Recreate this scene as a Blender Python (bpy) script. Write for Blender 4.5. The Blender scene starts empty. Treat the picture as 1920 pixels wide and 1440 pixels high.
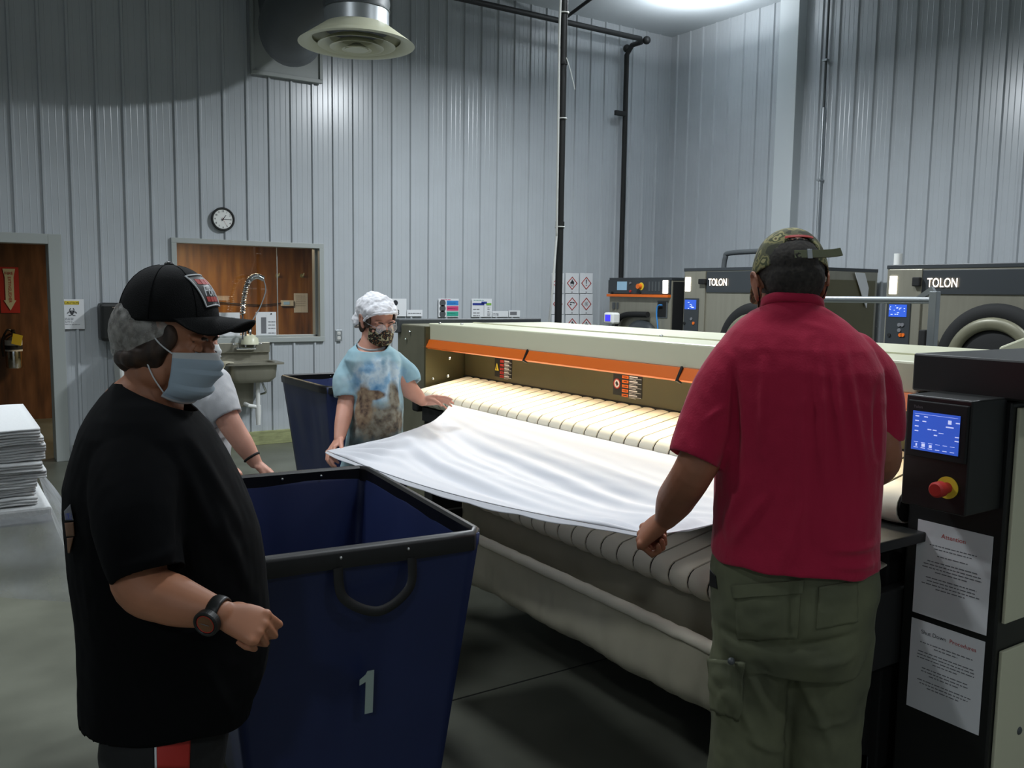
import bpy, math, random
from mathutils import Vector as V, Matrix, noise
random.seed(7)
C = bpy.context.scene.collection
S = bpy.context.scene
# ---------------------------------------------------------------- camera
FPX = 1650.0
HEAD, PITCH, ROLL, CAMH = math.radians(33.5), math.radians(6.0), math.radians(0.8), 1.62
FW = V((math.sin(HEAD), math.cos(HEAD), 0)); RT = V((math.cos(HEAD), -math.sin(HEAD), 0))
cf = FW*math.cos(PITCH) + V((0, 0, -math.sin(PITCH))); cu0 = RT.cross(cf)
cr = RT*math.cos(ROLL) + cu0*math.sin(ROLL); cu = cu0*math.cos(ROLL) - RT*math.sin(ROLL)
CAM = V((0, 0, CAMH))
cd = bpy.data.cameras.new('camera'); co = bpy.data.objects.new('camera', cd); C.objects.link(co)
cd.sensor_width = 36; cd.lens = FPX/1920*36; cd.clip_start = .05
co.matrix_world = Matrix.Translation(CAM) @ Matrix((cr, cu, -cf)).transposed().to_4x4()
S.camera = co
def P(px, py, X=None, Y=None, Z=None, d=None):
    """point of the place seen at photograph pixel px,py on a plane X, Y, Z or at horizontal distance d"""
    r = cf + cr*((px-960)/FPX) + cu*((720-py)/FPX)
    if X is not None: t = (X-CAM.x)/r.x
    elif Y is not None: t = (Y-CAM.y)/r.y
    elif Z is not None: t = (Z-CAM.z)/r.z
    else: t = d/r.dot(FW)
    return CAM + r*t
# ---------------------------------------------------------------- world, exposure, lights
w = bpy.data.worlds.new('world'); S.world = w; w.use_nodes = True
w.node_tree.nodes['Background'].inputs[0].default_value = (.6, .7, .8, 1)
w.node_tree.nodes['Background'].inputs[1].default_value = .02
S.view_settings.view_transform = 'Standard'; S.view_settings.look = 'None'
S.view_settings.gamma = 1; S.view_settings.use_curve_mapping = False
S.view_settings.exposure = -0.2
def area(name, loc, size, power, col=(1, 1, 1), rot=(0, 0, 0), size_y=None, spread=180):
    l = bpy.data.lights.new(name, 'AREA'); l.energy = power; l.color = col; l.size = size
    if size_y: l.shape = 'RECTANGLE'; l.size_y = size_y
    else: l.shape = 'DISK'
    l.spread = math.radians(spread)
    o = bpy.data.objects.new(name, l); C.objects.link(o); o.location = loc; o.rotation_euler = rot
    return o
COOL = (.89, .95, 1.0)
for (x, y, p) in ((4.3, 3.9, 60), (6.6, 1.7, 75), (2.4, 1.6, 45), (.8, 4.6, 70), (-1.8, 4.2, 70), (-3.0, -3.6, 115), (2.6, -3.2, 45)):
    area('high_bay_or_fill_lamp', (x, y, 4.86), .5, p, COOL, spread=144)  # high bays mixed with unseen fill lamps added to brighten the camera side
area('high_bay_or_fill_lamp', (4.8, 6.0, 4.3), .45, 245, COOL, spread=175)
area('high_bay_glow', (7.4, 7.5, 4.6), .35, 45, COOL, (math.pi, 0, 0))
area('back_room_lamp', (2.9, 10.6, 2.25), .9, 60, (1, .80, .52))
# ---------------------------------------------------------------- materials
def lin(c):
    if isinstance(c, str): c = [int(c[i:i+2], 16)/255 for i in (0, 2, 4)]
    return tuple((x/12.92 if x <= .04045 else ((x+.055)/1.055)**2.4) for x in c) + (1,)
MATS = {}
def mat(name, col, rough=.6, metal=0, var=.0, vscale=8, emit=None, estr=0, alpha=1, bump=0, bscale=60, sheen=0, trans=0, coat=0, spec=.5, sss=0, stretch=None):
    m = bpy.data.materials.new(name); m.use_nodes = True; nt = m.node_tree; b = nt.nodes['Principled BSDF']
    c = lin(col); b.inputs['Base Color'].default_value = c
    b.inputs['Roughness'].default_value = rough; b.inputs['Metallic'].default_value = metal
    b.inputs['Alpha'].default_value = alpha; b.inputs['Specular IOR Level'].default_value = spec
    if sheen: b.inputs['Sheen Weight'].default_value = sheen
    if trans: b.inputs['Transmission Weight'].default_value = trans
    if coat: b.inputs['Coat Weight'].default_value = coat
    if sss:
        b.inputs['Subsurface Weight'].default_value = sss; b.inputs['Subsurface Scale'].default_value = .01
    if emit: b.inputs['Emission Color'].default_value = lin(emit); b.inputs['Emission Strength'].default_value = estr
    if var or bump:
        g = nt.nodes.new('ShaderNodeNewGeometry'); mp = nt.nodes.new('ShaderNodeMapping')
        if stretch: mp.inputs['Scale'].default_value = stretch
        nt.links.new(g.outputs['Position'], mp.inputs['Vector'])
    if var:
        n = nt.nodes.new('ShaderNodeTexNoise'); n.inputs['Scale'].default_value = vscale; n.inputs['Detail'].default_value = 6
        r = nt.nodes.new('ShaderNodeValToRGB')
        r.color_ramp.elements[0].position = .3; r.color_ramp.elements[1].position = .7
        r.color_ramp.elements[0].color = tuple(x*(1-var) for x in c[:3]) + (1,)
        r.color_ramp.elements[1].color = tuple(min(1, x*(1+var)) for x in c[:3]) + (1,)
        nt.links.new(mp.outputs[0], n.inputs['Vector']); nt.links.new(n.outputs['Fac'], r.inputs[0])
        nt.links.new(r.outputs[0], b.inputs['Base Color'])
    if bump:
        n = nt.nodes.new('ShaderNodeTexNoise'); n.inputs['Scale'].default_value = bscale; n.inputs['Detail'].default_value = 4
        bp = nt.nodes.new('ShaderNodeBump'); bp.inputs['Strength'].default_value = bump; bp.inputs['Distance'].default_value = .004
        nt.links.new(mp.outputs[0], n.inputs['Vector']); nt.links.new(n.outputs['Fac'], bp.inputs['Height'])
        nt.links.new(bp.outputs[0], b.inputs['Normal'])
    MATS[name] = m
    return m
def ramp_mat(name, stops, scale=3, detail=6, rough=.8, kind='noise', stretch=None, extra=None):
    m = bpy.data.materials.new(name); m.use_nodes = True; nt = m.node_tree; b = nt.nodes['Principled BSDF']
    b.inputs['Roughness'].default_value = rough
    g = nt.nodes.new('ShaderNodeNewGeometry'); mp = nt.nodes.new('ShaderNodeMapping')
    if stretch: mp.inputs['Scale'].default_value = stretch
    nt.links.new(g.outputs['Position'], mp.inputs['Vector'])
    if kind == 'noise':
        n = nt.nodes.new('ShaderNodeTexNoise'); n.inputs['Detail'].default_value = detail; out = n.outputs['Fac']
    elif kind == 'voronoi':
        n = nt.nodes.new('ShaderNodeTexVoronoi'); out = n.outputs['Distance']
    else:
        n = nt.nodes.new('ShaderNodeTexWave'); n.inputs['Distortion'].default_value = 6; n.inputs['Detail'].default_value = 3; out = n.outputs['Fac']
    n.inputs['Scale'].default_value = scale
    nt.links.new(mp.outputs[0], n.inputs['Vector'])
    r = nt.nodes.new('ShaderNodeValToRGB'); nt.links.new(out, r.inputs[0])
    el = r.color_ramp.elements
    while len(el) < len(stops): el.new(.5)
    for e, (p, c) in zip(el, stops): e.position = p; e.color = lin(c)
    nt.links.new(r.outputs[0], b.inputs['Base Color'])
    return m
M = dict(
 wall=mat('painted_metal_wall', 'adb2b6', .26, .0, .03, 3, spec=.5),
 ceil=mat('ceiling_panel', 'b9c0c4', .5),
 floor=ramp_mat('sealed_concrete', [(.3, '4e5046'), (.5, '5d5f54'), (.72, '6e7064')], 1.6, 8, .42),
 joint=mat('joint', '1f211c', .9), frame=mat('door_frame_paint', '9da29f', .45),
 trimw=mat('green_treated_lumber', '8f9368', .8, 0, .2, 12, stretch=(1, 1, 6)),
 wood=ramp_mat('wood_panelling', [(.25, '4a2e14'), (.5, '855522'), (.75, 'a87838')], 5, 8, .45, stretch=(2.2, 2.2, .3)),
 wood2=ramp_mat('dark_wood_panelling', [(.25, '3c2517'), (.5, '644126'), (.75, '80583a')], 5, 8, .45, stretch=(2.2, 2.2, .35)),
 olive=mat('back_room_wall', '6e6c55', .8),
 black=mat('black_paint', '141615', .42), blackm=mat('matte_black', '0c0d0d', .8),
 pipe=mat('black_iron_pipe', '1d1e1e', .55), dgrey=mat('dark_grey_panel', '33373a', .4),
 ductg=mat('duct_grey', '4b5052', .5), trimp=mat('trim_paint', 'bcc2c4', .5), mgrey=mat('grey_enamel', '4a4e50', .45), steel=mat('stainless', '908d7f', .36, .45, .06, 20, stretch=(1, 1, .1)),
 bsteel=mat('brushed_housing', '74725f', .4, .15, .08, 10), chrome=mat('chrome', 'd8dadc', .12, 1),
 galv=mat('galvanised_tube', 'a8adb0', .35, .7), beige=mat('cream_enamel', 'cfcfb4', .38, 0, 0),
 oliveE=mat('olive_steel', '5d583e', .33, .35, .05, 5), orange=mat('orange_guard', 'dd691c', .4),
 band=mat('cotton_band', 'e6dfcb', .85), gap=mat('band_gap', '16140f', .9), bandlow=mat('worn_cotton_band', 'e6deca', .85),
 canvas=ramp_mat('canvas', [(.25, 'a59f8b'), (.5, 'b3ad97'), (.8, 'bfb9a4')], 4, 6, .9),
 white=mat('white_plastic', 'd5d6d2', .45), paper=mat('paper', 'd6d8da', .8), ink=mat('ink', '23252b', .8), greyink=mat('faded_ink', '6b6c70', .8),
 red=mat('sign_red', 'b02a22', .6), yellow=mat('sign_yellow', 'd9c034', .6), pink=mat('sign_pink', 'c23a6c', .6),
 blue=mat('sign_blue', '2f7fc4', .6), green=mat('sign_green', '2f9a84', .6), navy=mat('sign_navy', '2b3a86', .6), lime=mat('sign_lime', '7eb04a', .6),
 led=mat('led_bar', 'ffffff', .5, emit='fff6e4', estr=9), logo=mat('lit_letters', 'ffffff', .5, emit='ffe7c8', estr=5),
 screen=mat('blue_display', '2a4aa8', .3, emit='3560d0', estr=.75), icon=mat('display_icon', 'dfe6ff', .5, emit='c8d4ff', estr=.8),
 lcd=mat('violet_display', '3a34d0', .3, emit='3f38ff', estr=.9), lcd2=mat('pale_display', '7f9fb4', .3, emit='7f9fb4', estr=.4),
 glass=None, cloth=mat('white_sheet', 'e2e3e8', .85, sheen=.2, bump=.15, bscale=300),
 linen=mat('folded_linen', 'd6d8d8', .9, bump=.5, bscale=90), cart=mat('blue_vinyl', '1b2750', .48, 0, .12, 3), rim=mat('black_vinyl', '121212', .42),
 rivet=mat('rivet', 'b9bbb9', .3, .8), one=mat('white_stencil', '9fb0a8', .7),
 skin=mat('skin', 'ac7456', .52, 0, .09, 14, sss=.06), skin2=mat('fair_skin', 'cc9580', .52, 0, .07, 14, sss=.06), skin3=mat('tanned_skin', '9a644a', .55, 0, .1, 14, sss=.05),
 bshirt=mat('black_jersey', '07080a', .9, spec=.12), rshirt=mat('red_jersey', 'a62340', .9, 0, .06, 5, sheen=.12, spec=.15, bump=.2, bscale=200),
 wshirt=mat('pale_grey_jersey', 'b9babd', .9, bump=.15, bscale=200),
 pants=ramp_mat('olive_cargo_twill', [(.3, '4b4e3d'), (.5, '595c46'), (.7, '676a50')], 6, 5, .85), bpants=mat('black_knit', '101112', .8), jeans=mat('dark_denim', '1d2736', .85),
 hair=ramp_mat('brown_hair', [(.3, '1e150f'), (.6, '3d2c20'), (.8, '54402f')], 60, 3, .6, stretch=(1, 1, .3)),
 hairm=ramp_mat('short_grey_brown_hair', [(.3, '1d1a17'), (.6, '332e29'), (.85, '4b443b')], 90, 4, .85),
 mask=mat('surgical_mask_blue', 'a6b8c6', .8), maskw=mat('surgical_mask_white', 'c9cdce', .8), camo=None, cap=mat('black_cap', '090a0b', .8, spec=.2, bump=.4, bscale=500),
 shoe=mat('shoe', '1a1a1a', .6),
)
def glassy(name, tint=(1, 1, 1), a=.12, rough=.02):
    m = bpy.data.materials.new(name); m.use_nodes = True; nt = m.node_tree; nt.nodes.clear()
    o = nt.nodes.new('ShaderNodeOutputMaterial'); mx = nt.nodes.new('ShaderNodeMixShader')
    t = nt.nodes.new('ShaderNodeBsdfTransparent'); t.inputs[0].default_value = tint + (1,)
    g = nt.nodes.new('ShaderNodeBsdfGlossy'); g.inputs['Roughness'].default_value = rough
    mx.inputs[0].default_value = a
    nt.links.new(t.outputs[0], mx.inputs[1]); nt.links.new(g.outputs[0], mx.inputs[2]); nt.links.new(mx.outputs[0], o.inputs[0])
    return m
def film(name, col, a, scale=30):
    m = bpy.data.materials.new(name); m.use_nodes = True; nt = m.node_tree; b = nt.nodes['Principled BSDF']
    b.inputs['Base Color'].default_value = lin(col); b.inputs['Roughness'].default_value = .45
    n = nt.nodes.new('ShaderNodeTexNoise'); n.inputs['Scale'].default_value = scale; n.inputs['Detail'].default_value = 5
    g = nt.nodes.new('ShaderNodeNewGeometry'); nt.links.new(g.outputs['Position'], n.inputs['Vector'])
    r = nt.nodes.new('ShaderNodeMapRange'); r.inputs[1].default_value = .3; r.inputs[2].default_value = .7
    r.inputs[3].default_value = a*.5; r.inputs[4].default_value = min(1, a*1.5)
    nt.links.new(n.outputs['Fac'], r.inputs[0]); nt.links.new(r.outputs[0], b.inputs['Alpha'])
    return m
M['glass'] = glassy('window_glass')
def thin_cloth(m, f):
    nt = m.node_tree; o = nt.nodes['Material Output']; b = nt.nodes['Principled BSDF']; t = nt.nodes.new('ShaderNodeBsdfTranslucent'); x = nt.nodes.new('ShaderNodeMixShader')
    t.inputs[0].default_value = b.inputs['Base Color'].default_value; x.inputs[0].default_value = f
    nt.links.new(b.outputs[0], x.inputs[1]); nt.links.new(t.outputs[0], x.inputs[2]); nt.links.new(x.outputs[0], o.inputs[0])
thin_cloth(M['cloth'], .3)
M['lens'] = glassy('spectacle_lens', (1, .98, .96), .1)
M['film'] = film('clear_film', 'd4d8de', .42, 9); M['net'] = film('hair_net', 'c2bfb8', .42, 60)
M['bonnet'] = mat('white_bonnet', 'e2e2e6', .9, bump=.6, bscale=90)
M['camo'] = ramp_mat('camouflage', [(0, '3a3b2c'), (.42, '5a5a40'), (.5, '8a8458'), (.56, '4b5034'), (.62, 'a39c6e'), (.7, '5c4f36')], 22, 2, .85)
for e in M['camo'].node_tree.nodes:
    if e.type == 'VALTORGB': e.color_ramp.interpolation = 'CONSTANT'
M['leopard'] = ramp_mat('leopard_print', [(0, '8a6238'), (.25, '6b4a2a'), (.38, '14100c'), (.6, '14100c'), (.72, 'a9a27e')], 75, 2, .8, 'voronoi')
# ---------------------------------------------------------------- mesh builder
class B:
    def __init__(s, m=None): s.v = []; s.f = []; s.mi = []; s.ms = []; s.c = 0; (m and s.use(m))
    def use(s, m):
        if isinstance(m, str): m = M[m]
        if m not in s.ms: s.ms.append(m)
        s.c = s.ms.index(m); return s
    def add(s, vs, fs):
        n = len(s.v); s.v += [V(p) for p in vs]; s.f += [tuple(i+n for i in f) for f in fs]; s.mi += [s.c]*len(fs); return s
    def box(s, x0, x1, y0, y1, z0, z1):
        x0, x1 = sorted((x0, x1)); y0, y1 = sorted((y0, y1)); z0, z1 = sorted((z0, z1))
        return s.add([(x, y, z) for x in (x0, x1) for y in (y0, y1) for z in (z0, z1)],
                     [(0, 1, 3, 2), (4, 6, 7, 5), (0, 4, 5, 1), (2, 3, 7, 6), (0, 2, 6, 4), (1, 5, 7, 3)])
    def obox(s, c, ax, ay, az):
        c, ax, ay, az = V(c), V(ax), V(ay), V(az)
        return s.add([c+ax*i+ay*j+az*k for i in (-1, 1) for j in (-1, 1) for k in (-1, 1)],
                     [(0, 1, 3, 2), (4, 6, 7, 5), (0, 4, 5, 1), (2, 3, 7, 6), (0, 2, 6, 4), (1, 5, 7, 3)])
    def prism(s, pts, n):
        k = len(pts); n = V(n); p = [V(q) for q in pts]
        return s.add(p + [q+n for q in p], [tuple(range(k))[::-1], tuple(range(k, 2*k))] + [(i, (i+1) % k, k+(i+1) % k, k+i) for i in range(k)])
    def loft(s, rings, cap=True, closed=False):
        k = len(rings[0]); vs = [p for r in rings for p in r]; fs = []; m = len(rings)
        for i in range(m if closed else m-1):
            j2 = (i+1) % m
            for j in range(k): fs.append((i*k+j, i*k+(j+1) % k, j2*k+(j+1) % k, j2*k+j))
        if cap and not closed: fs += [tuple(range(k))[::-1], tuple(range((m-1)*k, m*k))]
        return s.add(vs, fs)
    def tube(s, pts, r, n=12, rnd=False, closed=False, up=(0, 0, 1), fl=(1, 1)):
        pts = [V(p) for p in pts]; m = len(pts); rr = list(r) if isinstance(r, (list, tuple)) else [r]*m
        rings = []; prev = None
        for i, p in enumerate(pts):
            a = pts[(i-1) % m] if (closed or i > 0) else p; c = pts[(i+1) % m] if (closed or i < m-1) else p
            t = (c-a).normalized()
            if prev is None:
                u = V(up); u = u - t*u.dot(t)
                if u.length < .1: u = V((1, 0, 0)); u = u - t*u.dot(t)
            else: u = prev - t*prev.dot(t)
            u.normalize(); prev = u; w_ = t.cross(u)
            R = [p + (u*math.cos(q)*fl[0] + w_*math.sin(q)*fl[1])*rr[i] for q in [2*math.pi*j/n for j in range(n)]]
            if rnd and not closed and i == 0:
                for a_ in (80, 55, 28):
                    q = math.radians(a_); rings.append([p - t*rr[i]*math.sin(q) + (x-p)*math.cos(q) for x in R])
            rings.append(R)
            if rnd and not closed and i == m-1:
                for a_ in (28, 55, 80):
                    q = math.radians(a_); rings.append([p + t*rr[i]*math.sin(q) + (x-p)*math.cos(q) for x in R])
        return s.loft(rings, True, closed)
    def ell(s, c, rx, ry, rz, mtx=None, nu=24, nv=14):
        c = V(c); rings = []
        for i in range(1, nv):
            a = math.pi*i/nv
            R = [V((rx*math.sin(a)*math.cos(q), ry*math.sin(a)*math.sin(q), rz*math.cos(a))) for q in [2*math.pi*j/nu for j in range(nu)]]
            rings.append([c + (mtx @ x if mtx else x) for x in R])
        return s.loft(rings)
    def disc(s, c, n, r, th, k=32):
        n = V(n).normalized(); return s.tube([V(c), V(c)+n*th], r, k)
    def ring(s, c, n, R, r, k=40, kk=8, fl=(1, 1)):
        n = V(n).normalized(); u = V((0, 0, 1)); u = (u-n*u.dot(n)); u = u.normalized() if u.length > .1 else V((1, 0, 0)); w_ = n.cross(u)
        rings = []
        for i in range(k):
            q = 2*math.pi*i/k; e = u*math.cos(q)+w_*math.sin(q); p = V(c)+e*R
            rings.append([p + (e*math.cos(t)*fl[0]+n*math.sin(t)*fl[1])*r for t in [2*math.pi*j/kk for j in range(kk)]])
        return s.loft(rings, closed=True)
    def text(s, body, O, U, W, size, align='CENTER', th=.0006, sx=1, shear=0):
        """lettering from origin O, U = reading direction, W = up"""
        cu_ = bpy.data.curves.new('t', 'FONT'); cu_.body = body; cu_.size = size; cu_.align_x = align; cu_.shear = shear; cu_.resolution_u = 3
        o = bpy.data.objects.new('t', cu_); C.objects.link(o)
        me = bpy.data.meshes.new_from_object(o.evaluated_get(bpy.context.evaluated_depsgraph_get()))
        U, W = V(U).normalized(), V(W).normalized(); N = U.cross(W); O = V(O)
        n = len(me.vertices); vs = [O+U*v.co.x*sx+W*v.co.y for v in me.vertices]
        ed = {}
        for p in me.polygons:
            for e in p.edge_keys: ed[e] = ed.get(e, 0)+1
        fs = [tuple(p.vertices) for p in me.polygons]
        s.add([v+N*th for v in vs], fs)
        bpy.data.objects.remove(o); bpy.data.curves.remove(cu_); bpy.data.meshes.remove(me)
        return s
    def obj(s, name, parent=None, bevel=0, smooth=False, solid=0, subsurf=0, mesh_only=False):
        me = bpy.data.meshes.new(name); me.from_pydata([tuple(x) for x in s.v], [], s.f)
        for m in s.ms: me.materials.append(m)
        me.polygons.foreach_set('material_index', s.mi)
        if smooth: me.polygons.foreach_set('use_smooth', [True]*len(s.f))
        me.update()
        import bmesh
        bm = bmesh.new(); bm.from_mesh(me); bmesh.ops.recalc_face_normals(bm, faces=bm.faces) if not solid else None; bm.to_mesh(me); bm.free()
        o = bpy.data.objects.new(name, me); C.objects.link(o); adopt(o, parent)
        if solid: md = o.modifiers.new('solid', 'SOLIDIFY'); md.thickness = solid; md.offset = 0
        if bevel: md = o.modifiers.new('bevel', 'BEVEL'); md.width = bevel; md.segments = 2; md.limit_method = 'ANGLE'; md.angle_limit = math.radians(40)
        if subsurf: md = o.modifiers.new('sub', 'SUBSURF'); md.levels = subsurf; md.render_levels = subsurf
        if smooth and not subsurf and smooth != 'full':
            me.set_sharp_from_angle(angle=math.radians(42))
        return o
def adopt(o, parent):
    if parent is None: return
    M_ = Matrix.Identity(4); p = parent
    if p.type == 'EMPTY': M_ = Matrix.Translation(p.location)
    o.parent = parent
    o.matrix_parent_inverse = M_.inverted()
def thing(name, label, cat, loc, group=None):
    o = bpy.data.objects.new(name, None); o.empty_display_size = .1; C.objects.link(o); o.location = loc
    return tag(o, label, cat, group)
def tag(o, label=None, cat=None, group=None, kind=None):
    if label: o['label'] = label
    if cat: o['category'] = cat
    if group: o['group'] = group
    if kind: o['kind'] = kind
    return o
def struct(o): return tag(o, kind='structure')
def spline(pts, k=8):
    pts = [V(p) for p in pts]; out = []
    for i in range(len(pts)-1):
        p0 = pts[max(i-1, 0)]; p1 = pts[i]; p2 = pts[i+1]; p3 = pts[min(i+2, len(pts)-1)]
        for j in range(k):
            t = j/k
            out.append(.5*((2*p1)+(p2-p0)*t+(2*p0-5*p1+4*p2-p3)*t*t+(3*p1-p0-3*p2+p3)*t**3))
    out.append(pts[-1]); return out
def lerp(a, b, t): return a+(b-a)*t
def grid(fn, nu, nv, m):
    b = B(m); vs = [fn(i/nu, j/nv) for j in range(nv+1) for i in range(nu+1)]
    b.add(vs, [(j*(nu+1)+i, j*(nu+1)+i+1, (j+1)*(nu+1)+i+1, (j+1)*(nu+1)+i) for j in range(nv) for i in range(nu)])
    return b
EX, EY, EZ = V((1, 0, 0)), V((0, 1, 0)), V((0, 0, 1))
# ================================================================ THE ROOM
BY, RX, CZ = 9.0, 8.44, 5.02
def ribs(a0, a1, first, pitch=.2286, minor=True):
    pts = []
    k = math.floor((a0-first)/pitch)-1
    while first+k*pitch < a1+pitch:
        x = first+k*pitch
        pts += [(x-.019, 0), (x-.009, .02), (x+.009, .02), (x+.019, 0)]
        if minor:
            for q in (.25, .5, .75): pts += [(x+q*pitch-.005, 0), (x+q*pitch, .0018), (x+q*pitch+.005, 0)]
        k += 1
    return [p for p in pts if a0 < p[0] < a1]
def prof(pts, x):
    for (xa, ha), (xb, hb) in zip(pts, pts[1:]):
        if xa <= x <= xb and xb > xa: return lerp(ha, hb, (x-xa)/(xb-xa))
    return 0
def panel_wall(name, a0, a1, first, fn, openings=(), top=CZ, minor=True):
    pr = [(a0, 0)] + ribs(a0, a1, first, minor=minor) + [(a1, 0)]
    xs = sorted(set([p[0] for p in pr] + [e for o in openings for e in o[:2]]))
    b = B('wall')
    for xa, xb in zip(xs, xs[1:]):
        m = (xa+xb)/2; zs = [(0, top)]
        for (o0, o1, z0, z1) in openings:
            if o0 <= m <= o1:
                zs = [(0, z0), (z1, top)]
        ha, hb = prof(pr, xa+1e-6), prof(pr, xb-1e-6)
        for z0, z1 in zs:
            if z1-z0 > .001: b.add([fn(xa, ha, z0), fn(xb, hb, z0), fn(xb, hb, z1), fn(xa, ha, z1)], [(0, 1, 2, 3)])
    return struct(b.obj(name))
# door and window openings measured on the back wall
dL, dR, dT = -.35, P(101, 520, Y=BY).x, P(97, 458, Y=BY).z
wL, wR = P(332, 540, Y=BY).x, P(598, 560, Y=BY).x
wB, wT = P(420, 634, Y=BY).z, P(470, 461, Y=BY).z
R1 = P(137, 400, Y=BY).x
panel_wall('wall_back', -4.2, RX, R1, lambda x, h, z: (x, BY-h, z), [(dL, dR, 0, dT), (wL, wR, wB, wT)])
panel_wall('wall_right', -5, BY, P(1530, 300, X=RX).y, lambda x, h, z: (RX-h, x, z), minor=True)
b = B('wall').box(-4.3, -4.2, -5, 12.2, 0, CZ); struct(b.obj('wall_left'))
b = B('wall').box(-4.3, RX, -5.1, -5, 0, CZ); struct(b.obj('wall_front'))
b = B('wall').box(-4.3, RX+.2, BY+.16, BY+.18, 2.6, CZ); struct(b.obj('wall_back_liner'))
b = B('ceil').box(-4.3, RX+.3, -5.1, BY+.2, CZ, CZ+.1)
struct(b.obj('ceiling'))
b = B('floor').box(-4.3, RX+.3, -5.1, 12.3, -.1, 0); struct(b.obj('floor'))
# saw-cut joints in the slab
j1, j2 = P(850, 1313, Z=0), P(1100, 1245, Z=0)
dj = (j2-j1).normalized(); nj = V((-dj.y, dj.x, 0))
b = B('joint')
for o_ in (0,):
    a_, c_ = j1-dj*.6, j1+dj*4
    b.prism([a_-nj*.004, c_-nj*.004, c_+nj*.004, a_+nj*.004], (0, 0, .0012))
b.obj('trim_2'); struct(bpy.data.objects['trim_2'])
# back room
b = B('wood').box(dR+.25, 6.5, 12.0, 12.1, 0, 2.9); b.use('wood2').box(-4.3, dR+.25, 12.0, 12.1, 0, 2.9); struct(b.obj('wall_backroom'))
b = B('ceil').box(-4.3, 6.6, BY+.18, 12.1, 2.62, 2.7); struct(b.obj('ceiling_backroom'))
b = B('olive').box(6.5, 6.6, BY+.18, 12.1, 0, 2.7); struct(b.obj('wall_backroom_side'))
b = B('olive').box(dR+.3, wL-.1, BY+.14, BY+.16, 0, 2.62).box(wR+.1, 6.5, BY+.14, BY+.16, 0, 2.62).box(wL-.1, wR+.1, BY+.14, BY+.16, 0, wB-.06).box(-4.2, dL-.1, BY+.14, BY+.16, 0, 2.62); struct(b.obj('wall_back_inner'))
# baseboard
b = B('trimw').box(dR+.1, 6.9, BY-.045, BY-.001, 0, .14); struct(b.obj('baseboard_back', bevel=.004))
# door frame
b = B('frame')
b.box(dR-.04, dR+.07, BY-.035, BY+.2, 0, dT+.09).box(dL-.07, dL+.04, BY-.035, BY+.2, 0, dT+.09).box(dL+.04, dR-.04, BY-.035, BY+.2, dT-.0, dT+.09)
d1 = struct(b.obj('door_1', bevel=.004))
# window
b = B('frame'); t = .035
b.box(wL-.05, wR+.05, BY-.035, BY+.16, wB-.05, wB).box(wL-.05, wL, BY-.03, BY+.16, wB, wT).box(wR, wR+.05, BY-.03, BY+.16, wB, wT).box(wL-.05, wR+.05, BY-.03, BY+.16, wT, wT+.05)
b.box(wR-.02, wR, BY+.06, BY+.14, wB, wT).box(wL, wL+.02, BY+.06, BY+.14, wB, wT).box(wL, wR, BY+.06, BY+.14, wB, wB+.02)
win = struct(b.obj('window_1', bevel=.003))
b = B('glass').box(wL+.02, wR-.02, BY+.098, BY+.104, wB+.02, wT); g = b.obj('window_glass', win)
pm = P(556, 520, Y=BY+.1).x-.21
b = B('frame').box(pm-.003, pm+.003, BY+.094, BY+.108, wB+.02, wT); b.obj('glass_joint', win)
# steel column trim and conduit on the right wall
yc0, yc1 = P(1482, 430, X=RX-.12).y, P(1447, 430, X=RX-.12).y
b = B('trimp').box(RX-.14, RX-.001, yc0, yc1, 0, CZ-.001); struct(b.obj('trim_1', bevel=.006))
yq = P(1532, 430, X=RX-.05).y
b = B('galv').tube([(RX-.04, yq, .0), (RX-.04, yq, 3.6)], .017).tube([(RX-.04, yq, 3.55), (RX-.04, yq, 3.7)], .022).use('mgrey').tube([(RX-.04, yq, 3.7), (RX-.04, yq, CZ)], .014)
for z in (1.9, 2.9, 4.2): b.use('galv').box(RX-.07, RX-.02, yq-.03, yq+.03, z, z+.02)
tag(b.obj('electrical_conduit', smooth=True), 'grey vertical metal conduit on the right wall behind the man in red', 'conduit')
# pipes
pt = P(1058, 0, d=6.75); pb_ = P(1046, 600, d=6.75); px_, py_ = pt.x, pt.y
b = B('pipe').tube([(px_, py_, 1.2), (px_, py_, CZ)], .028, 16)
for z in (2.1, 3.3, 4.4): b.tube([(px_, py_, z), (px_, py_, z+.05)], .034, 16)
steam = thing('steam_pipe', 'black iron pipe dropping from the ceiling to behind the ironer hood', 'pipe', (px_, py_, 1.2))
b.obj('pipe_run', steam, smooth=True)
cab = thing('white_cable', 'thin white cable tied along the black ceiling pipe', 'cable', (px_-.04, py_, 1.3))
q = [P(1053, -40, d=6.7), P(1049, 60, d=6.7), P(1047, 215, d=6.7), P(1044, 420, d=6.7), P(1043, 450, d=6.7), P(1036, 540, d=6.6), P(1030, 604, d=6.6)]
B('white').tube(spline(q, 5), .009, 8).obj('cable_run', cab, smooth=True)
for yy in (22, 221, 425):
    c_ = P(1053, yy, d=6.72); B('white').ring((px_, py_, c_.z), (0, 0, 1), .034, .005, 24, 6).obj('cable_tie', cab, smooth=True)
q = [P(1062, 108, d=6.7), P(1069, 130, d=6.7), P(1078, 168, d=6.7)]
tag(B('white').tube(spline(q, 5), .003, 6).obj('loose_wire', smooth=True), 'thin loose white wire hanging off the upper black pipe', 'wire')
zc = 4.74
A1, A2 = P(870, 0, Z=zc), P(1212, 78, Z=zc)
A2 = V((7.576, 8.53, zc))
q = [V((A1.x-3.0, A2.y, zc)), V((A2.x-.1, A2.y, zc)), V((A2.x, A2.y+.1, zc)), V((A2.x, BY-.2, zc)), V((A2.x, BY-.1, zc-.1)), V((A2.x, BY-.1, .0))]
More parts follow.
